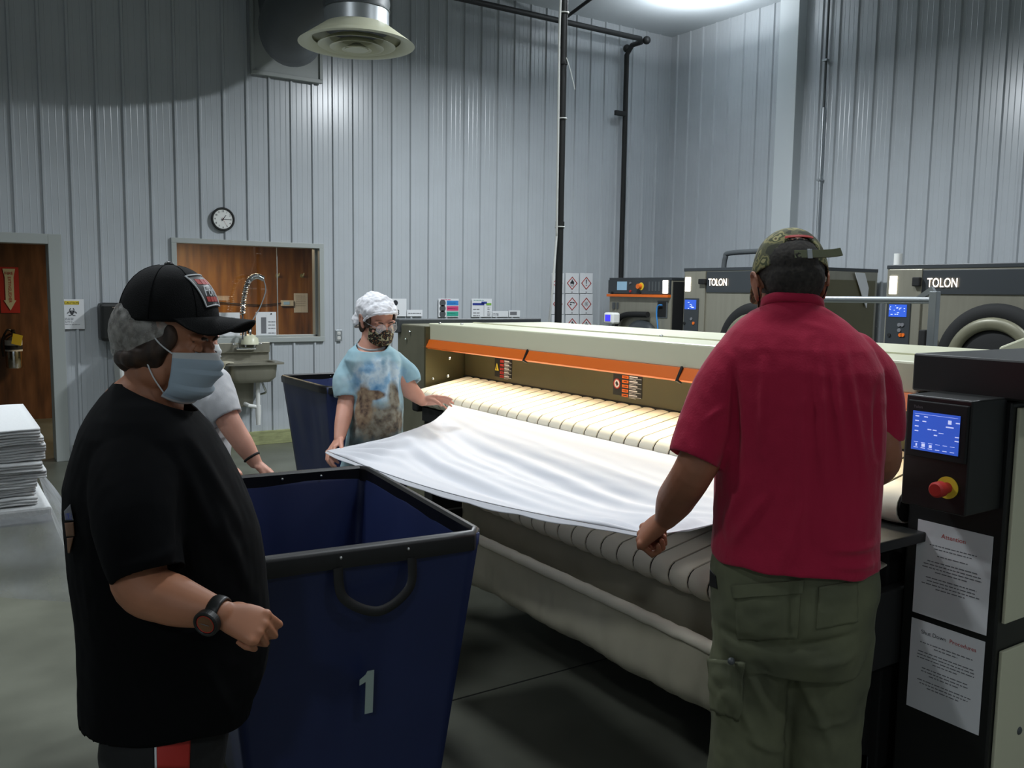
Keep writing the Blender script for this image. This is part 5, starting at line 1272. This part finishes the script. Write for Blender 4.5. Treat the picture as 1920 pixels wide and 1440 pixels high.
pz = B(); torso(pz, [(1270, 190, 440, .15), (1330, 190, 432, .165), (1385, 196, 431, .17), (1440, 200, 424, .165), (1490, 205, 415, .15)], dw, 2.2)
legs(body, pz, [h1, h2], [k1, k2], [a1, a2], .11, .085, .075)
wb_ = fuse('body', body, 'skin', wom, .0035, 4)
shoes(wom, [V((a1.x, a1.y, 0)), V((a2.x, a2.y, 0))], lat)
wp = fuse('trousers', pz, 'bpants', wom, .007, 3, folds(.005, 5, 5, 9))
patch(wp, 'side_stripe', wom, 'red', [(292, 1330), (358, 1330), (354, 1439), (294, 1439)], off=.002, th=.002)
patch(wp, 'stripe_piping', wom, 'paper', [(288, 1330), (292, 1330), (294, 1439), (290, 1439)], 2, 16, off=.003, th=.002)
eyes(Hw, wom, lid='skin')
sb = B()
srow = [(716, 214, 290, .085), (728, 203, 330, .12), (746, 186, 352, .155), (770, 168, 372, .185), (800, 151, 400, .21), (850, 135, 430, .225), (900, 122, 456, .232), (950, 123, 478, .232), (1000, 128, 494, .225), (1050, 132, 502, .22), (1100, 139, 506, .215), (1150, 146, 510, .21), (1200, 149, 513, .208), (1250, 151, 505, .205), (1290, 150, 492, .20), (1325, 152, 474, .195)]
torso(sb, srow, dw, 2.2)
sleeve(sb, [P(270, 835, d=1.77), P(262, 880, d=1.71), P(262, 980, d=1.63), P(281, 1080, d=1.59)], [.09, .092, .085, .068], inset=.03)
sleeve(sb, [P(288, 830, d=1.95), P(292, 880, d=1.99), P(298, 1000, d=2.03)], [.08, .08, .07])
W = lambda x, y, o=.2: P(x, y, d=dw-o)
sl = [crease(W(350, 820), W(460, 1010, .15), .008, .012), crease(W(330, 860), W(430, 1060, .18), .007, .014), crease(W(385, 900, .15), W(470, 1120, .12), .007, .012), crease(W(340, 900, .2), W(345, 1060, .18), -.012, .012), crease(W(300, 1200), W(420, 1180), .008, .014), crease(W(250, 1250), W(300, 1370), .007, .014), crease(W(380, 1250), W(440, 1350, .1), .007, .014), crease(W(230, 1050, .28), W(340, 1030, .28), .005, .010)]
ws = fuse('t_shirt', sb, 'bshirt', wom, .0055, 4, folds(.006, 21, 2.2, 8, .7, 1.4, .001, sl))
# neckline: open the shirt top with a slanting cut
cut(ws, P(262, 728, d=dw), (EZ*1+lat*.42-ray*.0).normalized())
md = ws.modifiers.new('solid', 'SOLIDIFY'); md.thickness = .003
for v in ws.data.vertices:
    if v.co.z < P(300, 1316, d=dw).z: v.co.z += .035*noise.noise(V((v.co.x*7, v.co.y*9, 3)))
# back print
for nm, m, cs in (('back_print', 'greyink', [(125, 958), (136, 945), (142, 975), (127, 975)]), ('back_print', 'navy', [(127, 962), (139, 960), (140, 974), (128, 974)]), ('back_print', 'wood2', [(126, 980), (142, 978), (144, 1004), (129, 1005)]), ('back_print', 'wood2', [(130, 1008), (142, 1006), (135, 1036), (132, 1036)])):
    patch(ws, nm, wom, m, cs, 8, 8, off=.0045, th=.001)
# hair and net
m3 = Hw.to_3x3()
hb_ = B(); hb_.ell(Hw @ V((0, -.030, .012)), .083, .090, .092, m3, 36, 24); hb_.ell(Hw @ V((0, -.058, -.050)), .070, .046, .042, m3, 30, 20)
for s_ in (-1, 1): hb_.ell(Hw @ V((.066*s_, -.002, -.018)), .019, .030, .046, m3, 24, 16)
limb(hb_, [Hw @ V(p) for p in ((.064, .012, -.012), (.066, -.02, -.036), (.056, -.058, -.048), (.028, -.080, -.056), (0, -.086, -.058), (-.028, -.080, -.056), (-.056, -.058, -.048), (-.066, -.02, -.036), (-.064, .012, -.012))], [.022, .024, .022, .020, .020, .020, .022, .024, .022])
for s_ in (-1, 1): hb_.ell(Hw @ V((.064*s_, .024, .012)), .013, .022, .034, m3, 20, 14)
hr_ = fuse('hair', hb_, 'hair', wom, .003, 14, lambda c, n: .004*noise.noise(V((c.x*60, c.y*60, c.z*16))))
nb = B(); nb.ell(Hw @ V((0, -.034, .012)), .092, .094, .094, m3, 40, 26); nb.ell(Hw @ V((0, -.075, -.03)), .07, .04, .045, m3)
nt_ = fuse('hair_net', nb, 'net', wom, .004, 4, lambda c, n: .004*noise.noise(V((c.x*30, c.y*30, c.z*10)))+.002*noise.noise(c*70))
cut(nt_, Hw @ V((0, .010, .010)), m3 @ V((0, .72, -1)).normalized()); cut(nt_, Hw @ V((0, .06, 0)), m3 @ V((0, 1, .0)))
# mask
mk, mf = facemask(Hw, wom, 'mask', zt=-.006, zb=-.126, wid=.077, out=.010)
me = mk.data; me.materials.append(M['maskw'])
for p in me.polygons:
    j = p.index//48
    if j < 5 or j > 39: p.material_index = 1
for s_ in (-1, 1):
    u = 1 if s_ > 0 else 0
    for v0, e in ((.03, (.077*s_, -.008, .020)), (.9, (.074*s_, -.012, -.035))):
        p0 = mf(u, v0); pe = Hw @ V(e); pm_ = lerp(p0, pe, .5)+(m3 @ V((.006*s_, 0, -.002)))
        B('paper').tube(spline([p0, pm_, pe], 6), .0016, 6).obj('ear_loop', mk, smooth='full')
# cap
Fc = (lat*math.cos(A)-ray*math.sin(A)+EZ*-.03).normalized(); CM = hmat(P(317, 596, d=dw), Fc, EZ); c3 = CM.to_3x3()
cap = dome(CM, .087, .101, .113, z0=-.004, m='cap', nu=96, nv=28).obj('cap', wom, smooth='full', solid=.003)
dome(CM, .0875, .1015, .03, z0=-.012, m='cap', nu=64, nv=2)
brim(CM, .099, .084, 'cap', cap, .084, .052, z0=.002, down=.004)
B('black').ell(CM @ V((0, 0, .111)), .010, .010, .007).obj('cap_button', cap, smooth='full')
for a_ in (35, 90, 145, -35, -90, -145):
    a_ = math.radians(a_); q = [CM @ V((.0885*math.cos(p_)**.85*math.sin(a_), .1025*math.cos(p_)**.85*math.cos(a_), -.004+.1145*math.sin(p_))) for p_ in [math.radians(k) for k in range(2, 88, 8)]]
    B('bshirt').tube(q, .0012, 6).obj('seam', cap, smooth='full')
def domept(x, y, r=0):
    """point of the crown: x along the front (m, wearer's right positive), y height"""
    ph = math.asin(max(-1, min(1, (y+.004)/.113))); rr = math.cos(ph)**.85; a_ = x/(.10*max(rr, .2))
    return CM @ V(((.087+r)*rr*math.sin(a_), (.101+r)*rr*math.cos(a_), y+r*.4))
def emb(pts, m, nm, r=.0022, closed=True, rad=None):
    if rad: return B(m).tube([domept(x, y, r) for x, y in pts], rad, 6, closed=closed).obj(nm, patchp, smooth='full')
    b = B(m); c = (sum(p[0] for p in pts)/len(pts), sum(p[1] for p in pts)/len(pts))
PW, PH0, PH1 = .044, .026, .087
def pg(u, v): return (lerp(-PW, PW, u)*(1 if v > .0 else 1)*lerp(.80, 1.0, v), lerp(PH0, PH1, v)+.004*math.sin(math.pi*u))
patchp = grid(lambda u, v: domept(*pg(u, v), .0018), 20, 16, 'black').obj('cap_emblem', cap, smooth='full', solid=.002)
outl = [pg(u/14, 0) for u in range(15)]+[pg(1, v/10) for v in range(1, 10)]+[pg(1-u/14, 1) for u in range(15)]+[pg(0, 1-v/10) for v in range(1, 10)]
emb(outl, 'paper', 'emblem_border', .004, True, .0017)
def letter_on(body_, cx_, cy_, size, m, shear=0, sx=1, nm='emblem_lettering'):
    b = B(m); b.text(body_, (0, 0, 0), (1, 0, 0), (0, 1, 0), size, th=0, shear=shear, sx=sx)
    # wearer's left is +reading direction for someone facing the cap
    b.v = [domept(-(cx_+p.x), cy_+p.y, .0036) for p in b.v]
    return b.obj(nm, patchp, solid=.0006)
letter_on('Ford', 0, .049, .029, 'paper', .35, 1.0)
for (cy_, w_) in ((.072, .031), (.037, .027)):
    b = B('red')
    for k in range(4):
        x0 = -w_+k*w_*.5+.001; b.add([domept(x, y, .0036) for x, y in ((x0, cy_), (x0+w_*.44, cy_), (x0+w_*.44, cy_+.010), (x0, cy_+.010))], [(0, 1, 2, 3)])
    b.obj('emblem_stitching', patchp, solid=.0008)
letter_on('1 9 1', 0, .029, .009, 'paper')
# watch
wt = wR_-Fd*.004; ax = (wR_-P(325, 1125, d=1.58)).normalized(); out_ = (-Nn); 
watch = B('black').ring(wt, ax, .0285, .012, 40, 10, (.28, 1.05)).obj('watch', wom, smooth='full')
cW = wt+(-ray*.9-EZ*.25).normalized()*.033; nW = (cW-wt).normalized(); nW = (nW-ax*nW.dot(ax)).normalized(); cW = wt+nW*.027
B('black').disc(cW, nW, .0245, .012, 8*5).ring(cW+nW*.012, nW, .0215, .0035, 32, 8).obj('watch_case', watch, bevel=.002)
B('wood2').disc(cW+nW*.0125, nW, .0175, .0008, 28).obj('watch_dial', watch)
B('red').ring(cW+nW*.013, nW, .0165, .0010, 32, 6).use('greyink').obox(cW+nW*.0145, nW.cross(ax)*.0006, ax*.008, nW*.0003).obj('watch_hand', watch)
# ---------------------------------------------------------------- WOMAN IN PALE SHIRT (behind)
dp = 3.45
pal = thing('person', 'woman in pale grey t-shirt and mask standing beyond the blue cart, half hidden', 'person', P(385, 900, d=dp).xy.to_3d(), 'people working in the laundry')
ray = V((pal.location.x, pal.location.y, 0)).normalized(); lat = V((ray.y, -ray.x, 0))
Fh = (lat*.92-ray*.4+EZ*-.3).normalized(); Hp = hmat(P(364, 630, d=dp), Fh, EZ, .95)
body = B(); head(body, Hp, 0, 1, [P(367, 668, d=dp), P(372, 700, d=dp)], .052)
rows = [(690, 345, 402, .07), (705, 330, 415, .11), (735, 325, 432, .14), (772, 324, 441, .15), (800, 326, 436, .15), (830, 329, 432, .145), (865, 330, 430, .14), (905, 330, 432, .145)]
torso(body, rows, dp, 2.2, .015)
sp_ = P(402, 730, d=dp-.10); ep = P(430, 792, d=dp-.14); wp_ = P(478, 866, d=dp-.16)
limb(body, [sp_, lerp(sp_, ep, .5), ep, lerp(ep, wp_, .5), wp_], [.042, .046, .045, .040, .026])
Fd = (lat*.75-EZ*.6).normalized(); hand(body, wp_, Fd, (-EZ*.6-lat*.75), -ray, ((.5, .6, .4),)*4, .9, (.4, .4), .05)
s2 = P(374, 730, d=dp+.10); e2 = P(385, 800, d=dp+.18); w2 = P(420, 868, d=dp+.12)
limb(body, [s2, lerp(s2, e2, .5), e2, w2], [.042, .046, .042, .027]); hand(body, w2, Fd, (-EZ*.6-lat*.75), -ray, ((.5, .6, .4),)*4, .9)
h1, h2 = P(370, 905, d=dp-.08), P(388, 905, d=dp+.08)
k1, k2 = V((h1.x, h1.y, .46)), V((h2.x, h2.y, .46)); a1, a2 = V((h1.x, h1.y, .1)), V((h2.x, h2.y, .1))
pz = B(); torso(pz, [(855, 334, 428, .14), (900, 328, 432, .15), (935, 332, 428, .14)], dp, 2.2)
legs(body, pz, [h1, h2], [k1, k2], [a1, a2], .10, .078, .07)
fuse('body', body, 'skin2', pal, .004, 4); shoes(pal, [V((a1.x, a1.y, 0)), V((a2.x, a2.y, 0))], lat)
fuse('trousers', pz, 'jeans', pal, .008, 3, folds(.005, 5, 5, 9))
eyes(Hp, pal, lid='skin2')
sb = B(); torso(sb, [(684, 352, 396, .06), (697, 338, 408, .10), (712, 328, 418, .125), (740, 324, 434, .15), (772, 322, 443, .16), (792, 324, 438, .16), (812, 327, 432, .155), (835, 328, 434, .155), (870, 329, 432, .15), (900, 328, 434, .155)], dp, 2.2)
sleeve(sb, [P(398, 722, d=dp-.09), P(412, 750, d=dp-.12), P(428, 782, d=dp-.14)], [.075, .07, .058], inset=.02)
sleeve(sb, [P(372, 722, d=dp+.08), P(376, 750, d=dp+.12), P(382, 790, d=dp+.16)], [.075, .07, .058])
W = lambda x, y: P(x, y, d=dp-.15)
fuse('t_shirt', sb, 'wshirt', pal, .006, 3, folds(.008, 31, 5, 10, fine=.002, lines=[crease(W(380, 818), W(432, 798), -.016, .012), crease(W(400, 800), W(440, 780), .012, .012), crease(W(370, 830), W(430, 822), .012, .014), crease(W(385, 745), W(395, 700), -.010, .010)]))
hb_ = B(); m3 = Hp.to_3x3(); hb_.ell(Hp @ V((0, -.030, .030)), .090, .100, .094, m3)
cut(fuse('bonnet', hb_, 'bonnet', pal, .005, 3, lambda c, n: .006*noise.noise(c*40)), Hp @ V((0, .03, .0)), m3 @ V((0, .8, -.6)))
facemask(Hp, pal, 'maskw')
B('blackm').ring(lerp(wp_, ep, .12), (wp_-ep), .029, .005, 28, 8).obj('bracelet', pal, smooth='full')
# ---------------------------------------------------------------- WOMAN IN BLUE
dbl = 4.2
blu = thing('person', 'woman in pale blue printed t-shirt, white bonnet and leopard mask holding the sheet', 'person', P(705, 900, d=dbl).xy.to_3d(), 'people working in the laundry')
ray = V((blu.location.x, blu.location.y, 0)).normalized(); lat = V((ray.y, -ray.x, 0))
Fh = (-ray*.80+lat*.42+EZ*-.34).normalized(); Hb = hmat(P(708, 600, d=dbl), Fh, EZ-lat*.05, .95)
body = B(); head(body, Hb, 0, 1, [P(697, 637, d=dbl), P(694, 656, d=dbl)], .050)
rows = [(650, 672, 722, .06), (660, 655, 742, .085), (680, 650, 752, .10), (710, 662, 752, .115), (760, 664, 752, .12), (800, 662, 752, .115), (850, 655, 752, .12), (900, 650, 756, .13)]
torso(body, rows, dbl, 2.3, .012)
sA = P(664, 690, d=dbl); eA = P(650, 755, d=dbl-.05); wA = P(636, 822, d=4.02)
limb(body, [sA, lerp(sA, eA, .5), eA, lerp(eA, wA, .5), wA], [.042, .045, .044, .038, .025])
FdA = (P(618, 848, d=3.96)-wA).normalized()
hand(body, wA, FdA, (lat*.5-EZ*.5-ray*.5), (lat*.6+EZ*.5-ray*.4), ((.5, .8, .4), (.55, .8, .4), (.6, .8, .4), (.6, .8, .4)), .92, (.5, .5), .02)
sB = P(740, 690, d=dbl+.02); eB = P(766, 728, d=dbl+.02); wB_ = P(792, 752, d=4.25)
limb(body, [sB, lerp(sB, eB, .5), eB, lerp(eB, wB_, .5), wB_], [.042, .046, .046, .038, .026])
hand(body, wB_, (lat*.98+EZ*.05+ray*.15), (-EZ*.85-ray*.2+lat*.05), (-ray*.6+EZ*.6), ((.1, .25, .15), (.15, .3, .15), (.2, .3, .2), (.25, .35, .2)), .85, (.3, .6), .0)
h1, h2 = P(680, 905, d=dbl), P(730, 905, d=dbl)
k1, k2 = V((h1.x, h1.y, .46)), V((h2.x, h2.y, .46)); a1, a2 = V((h1.x, h1.y, .1)), V((h2.x, h2.y, .1))
pz = B(); torso(pz, [(850, 652, 756, .12), (900, 648, 758, .13), (930, 650, 756, .125)], dbl, 2.3)
legs(body, pz, [h1, h2], [k1, k2], [a1, a2], .088, .072, .068)
fuse('body', body, 'skin2', blu, .004, 4); shoes(blu, [V((a1.x, a1.y, 0)), V((a2.x, a2.y, 0))], -ray)
fuse('trousers', pz, 'jeans', blu, .008, 3, folds(.005, 8, 5, 9))
eyes(Hb, blu, down=.5, lid='skin2')
# printed shirt material: tie-dye cloth with a painted scene on the chest
def print_mat():
    m = bpy.data.materials.new('printed_blue_cotton'); m.use_nodes = True; nt = m.node_tree; b = nt.nodes['Principled BSDF']; b.inputs['Roughness'].default_value = .9
    N = nt.nodes.new; Lk = nt.links.new; g = N('ShaderNodeNewGeometry')
    def ramp(sc, stops, off=0, det=5, stretch=(1, 1, 1)):
        mp = N('ShaderNodeMapping'); mp.inputs['Location'].default_value = (off, off, off); mp.inputs['Scale'].default_value = stretch; Lk(g.outputs['Position'], mp.inputs[0])
        n = N('ShaderNodeTexNoise'); n.inputs['Scale'].default_value = sc; n.inputs['Detail'].default_value = det; Lk(mp.outputs[0], n.inputs[0])
        r = N('ShaderNodeValToRGB'); el = r.color_ramp.elements
        while len(el) < len(stops): el.new(.5)
        for e, (p, c) in zip(el, stops): e.position = p; e.color = lin(c)
        Lk(n.outputs['Fac'], r.inputs[0]); return r.outputs[0]
    def blob(c, r, soft):
        d = N('ShaderNodeVectorMath'); d.operation = 'DISTANCE'; mp = N('ShaderNodeMapping'); mp.inputs['Scale'].default_value = r
        Lk(g.outputs['Position'], mp.inputs[0]); Lk(mp.outputs[0], d.inputs[0]); d.inputs[1].default_value = tuple(a*s_ for a, s_ in zip(c, r))
        n = N('ShaderNodeTexNoise'); n.inputs['Scale'].default_value = 16; Lk(g.outputs['Position'], n.inputs[0])
        ad = N('ShaderNodeMath'); ad.operation = 'MULTIPLY_ADD'; Lk(n.outputs['Fac'], ad.inputs[0]); ad.inputs[1].default_value = .7; Lk(d.outputs['Value'], ad.inputs[2])
        mr = N('ShaderNodeMapRange'); Lk(ad.outputs[0], mr.inputs[0]); mr.inputs[1].default_value = 1.35+soft; mr.inputs[2].default_value = 1.35-soft; return mr.outputs[0]
    def mix(a, c_, f):
        x = N('ShaderNodeMix'); x.data_type = 'RGBA'; Lk(a, x.inputs[6]); Lk(c_, x.inputs[7]); Lk(f, x.inputs[0]); return x.outputs[2]
    base = ramp(5, [(.3, '86aebd'), (.5, '9dbfca'), (.7, 'aebfc0')], 0, 3, (1, 1, .4))
    sky = ramp(15, [(.3, '4f86b4'), (.45, '8fb8d6'), (.58, 'c9dbe4'), (.75, '7fa2b8')], 3)
    rock = ramp(26, [(.3, '3c3a38'), (.45, '6e6354'), (.6, '8d8a7c'), (.75, 'a88f6e')], 7)
    fig = ramp(30, [(.35, '4a3a34'), (.5, '86705a'), (.7, 'a08f74')], 1)
    dk = ramp(9, [(.35, '3d4a4c'), (.6, '66777a'), (.8, '7d9090')], 5)
    c0 = P(712, 745, d=dbl-.12); c1 = P(712, 790, d=dbl-.12); c2 = P(682, 760, d=dbl-.12); c3_ = P(700, 850, d=dbl-.12); c4 = P(742, 745, d=dbl-.1)
    out = mix(base, dk, blob(c3_, (5, 5, 7.5), .35)); out = mix(out, sky, blob(P(708, 712, d=dbl-.12), (7, 7, 10), .2)); out = mix(out, rock, blob(c1, (6.5, 6.5, 12), .25))
    out = mix(out, fig, blob(c2, (22, 22, 9), .15)); out = mix(out, fig, blob(P(693, 740, d=dbl-.12), (14, 14, 40), .15)); out = mix(out, rock, blob(c4, (26, 26, 13), .2))
    Lk(out, b.inputs['Base Color']); return m
M['print'] = print_mat()
sb = B(); torso(sb, [(630, 676, 720, .055), (642, 670, 726, .065), (650, 662, 734, .075), (657, 652, 744, .095), (674, 645, 756, .118), (700, 655, 757, .130), (750, 662, 757, .134), (800, 656, 757, .13), (850, 645, 757, .135), (885, 636, 760, .142)], dbl, 2.3)
sleeve(sb, [P(669, 681, d=dbl), P(658, 698, d=dbl), P(650, 718, d=dbl-.03), P(650, 745, d=dbl-.05)], [.066, .068, .066, .058], inset=.02)
sleeve(sb, [P(734, 681, d=dbl+.02), P(750, 695, d=dbl+.03), P(764, 706, d=dbl+.03), P(771, 720, d=dbl+.02)], [.066, .066, .062, .05], inset=.02)
W = lambda x, y: P(x, y, d=dbl-.12)
bs = fuse('t_shirt', sb, M['print'], blu, .006, 3, folds(.014, 41, 3, 10, .8, 1.35, .002, [crease(W(730, 655), W(738, 740), -.008, .012), crease(W(672, 700), W(668, 760), -.014, .012), crease(W(757, 690), W(752, 760), -.010, .012), crease(W(690, 760), W(660, 850), .010, .02), crease(W(720, 780), W(735, 860), .010, .02)]))
cl = []
for k in range(32):
    q = 2*math.pi*k/32; cl.append(P(697, 647, d=dbl)+lat*.066*math.cos(q)+ray*.062*math.sin(q)+V((0, 0, .026*math.sin(q))))
cut(bs, P(697, 641, d=dbl), (EZ-ray*.45).normalized()); bs.modifiers.new('solid', 'SOLIDIFY').thickness = .003
B('wshirt').tube(cl, .008, 8, closed=True, fl=(1.5, .6)).obj('collar', blu, smooth='full'); 
# bonnet, hair, mask, glasses
m3 = Hb.to_3x3(); hb_ = B(); hb_.ell(Hb @ V((0, -.03, .045)), .098, .108, .082, m3, 36, 24); hb_.ell(Hb @ V((.01, -.085, -.035)), .078, .058, .078, m3); hb_.ell(Hb @ V((0, .03, .062)), .084, .062, .042, m3)
bn_ = fuse('bonnet', hb_, 'bonnet', blu, .004, 3, lambda c, n: .008*noise.noise(c*26)+.004*noise.noise(c*60))
cut(bn_, Hb @ V((0, .075, .060)), m3 @ V((0, .62, -.78))); 
eb = [Hb @ V((.083*math.sin(t), .012+.082*math.cos(t), .060+.014*(1-abs(t/1.5)**2)-.05*abs(t/1.5)**3)) for t in [-1.5+3*k/24 for k in range(25)]]
B('bonnet').tube(eb, [.0065+.0015*math.sin(k*2.1) for k in range(25)], 10, True).obj('elastic_edge', blu, smooth='full')
hb_ = B()
for s_ in (-1, 1): hb_.ell(Hb @ V((.068*s_, .022, .012)), .014, .026, .042, m3); hb_.ell(Hb @ V((.07*s_, -.02, -.025)), .014, .03, .045, m3)
hb_.ell(Hb @ V((0, -.04, 0)), .074, .07, .08, m3)
fuse('hair', hb_, 'hair', blu, .004, 2, lambda c, n: .003*noise.noise(V((c.x*50, c.y*50, c.z*16))))
facemask(Hb, blu, 'leopard', zt=-.010, zb=-.120, wid=.070, out=.016, pleats=0)
gl = B('galv')
frm = thing
for s_ in (-1, 1):
    c = Hb @ V((.032*s_, .104, -.004)); B('galv').ring(c, m3 @ V((.12*s_, 1, -.1)), .0235, .0012, 32, 6, (1, 1)).obj('spectacle_rim', blu, smooth='full')
    B('lens').disc(c, m3 @ V((.12*s_, 1, -.1)), .0225, .0012, 28).obj('spectacle_lens', blu)
    B('galv').tube([Hb @ V((.055*s_, .100, .002)), Hb @ V((.078*s_, .05, .004)), Hb @ V((.084*s_, -.01, .004))], .0013, 6).obj('spectacle_temple', blu, smooth='full')
B('galv').tube([Hb @ V((-.010, .106, .0)), Hb @ V((0, .110, .003)), Hb @ V((.010, .106, .0))], .0013, 6).obj('spectacle_bridge', blu, smooth='full')
# ================================================================ THE SHEET
A_ = P(612, 845, d=3.93); B1 = P(842, 752, X=UX-UR-.012); D0 = P(1228, 1003, d=2.42); C0 = V((UX-UR-.01, 1.72, UZ+.03))
CC = P(1345, 976, d=2.45)
top_in = .05
def sheetf(u, v):
    # u from the woman's side to the man's, v from the hanging front edge up over the roller
    fr = lerp(A_, D0, u); 
    if u > .86:
        t = (u-.86)/.14; fr = lerp(lerp(A_, D0, .86), D0, t)
    sag = math.sin(math.pi*u)
    fr = fr + V((0, 0, -.035*sag)) + RT*(-.02*sag)
    bk = V((UX-UR-.007, lerp(B1.y, C0.y, u), UZ+UR*.12))
    p = lerp(fr, bk, v)
    p.z -= .085*math.sin(math.pi*v)*(.12+.88*min(1, sag*1.4))*(1-.25*v)
    p += (EY*-.27+EZ*.035)*math.sin(math.pi*v)*(1-u)**5
    # rolling folds running between the two holders
    env = math.sin(math.pi*min(1, v*1.08))*(.12+.88*min(1, sag*1.3))
    ph = v*2.3+.30*u-.10*math.sin(u*5)
    p.z += env*(.016*math.sin(2*math.pi*ph*1.15+.6)+.007*math.sin(2*math.pi*ph*2.6+u*3)+.004*math.sin(2*math.pi*ph*5+u*5))
    p.z += env*.012*noise.noise(V((u*2.2, v*7, 2)))+.003*env*noise.noise(V((u*9, v*26, 5)))
    if v > .93:
        t = (v-.93)/.07; p.x += .001*t
    # rays from the gripped corners
    for (cu_, cv_) in ((0, 0), (1, 0)):
        dd = math.hypot((u-cu_)*2.0, v-cv_); an = math.atan2(v-cv_+.001, abs(u-cu_)*2+.001)
        p.z += .010*math.exp(-((dd-.22)/.2)**2)*math.sin(an*16)*min(1, dd*5)
    if v < .02: pass
    return p
sh = grid(sheetf, 170, 120, 'cloth')
sheet = sh.obj('bed_sheet', smooth='full', solid=.0016)
tag(sheet, 'large white sheet held by the man and the woman, draped up to the feed bands', 'sheet')
# second layer of hem hanging just below the front edge
def hemf(u, v):
    p = sheetf(u, 0); w_ = .012+.018*abs(noise.noise(V((u*7, 0, 3))))+.01*math.sin(u*math.pi)
    return p+V((0, 0, -.003))+(EZ*-.5-FW*.62-RT*.35)*w_*v
grid(hemf, 170, 5, 'cloth').obj('hem', sheet, smooth='full', solid=.002)
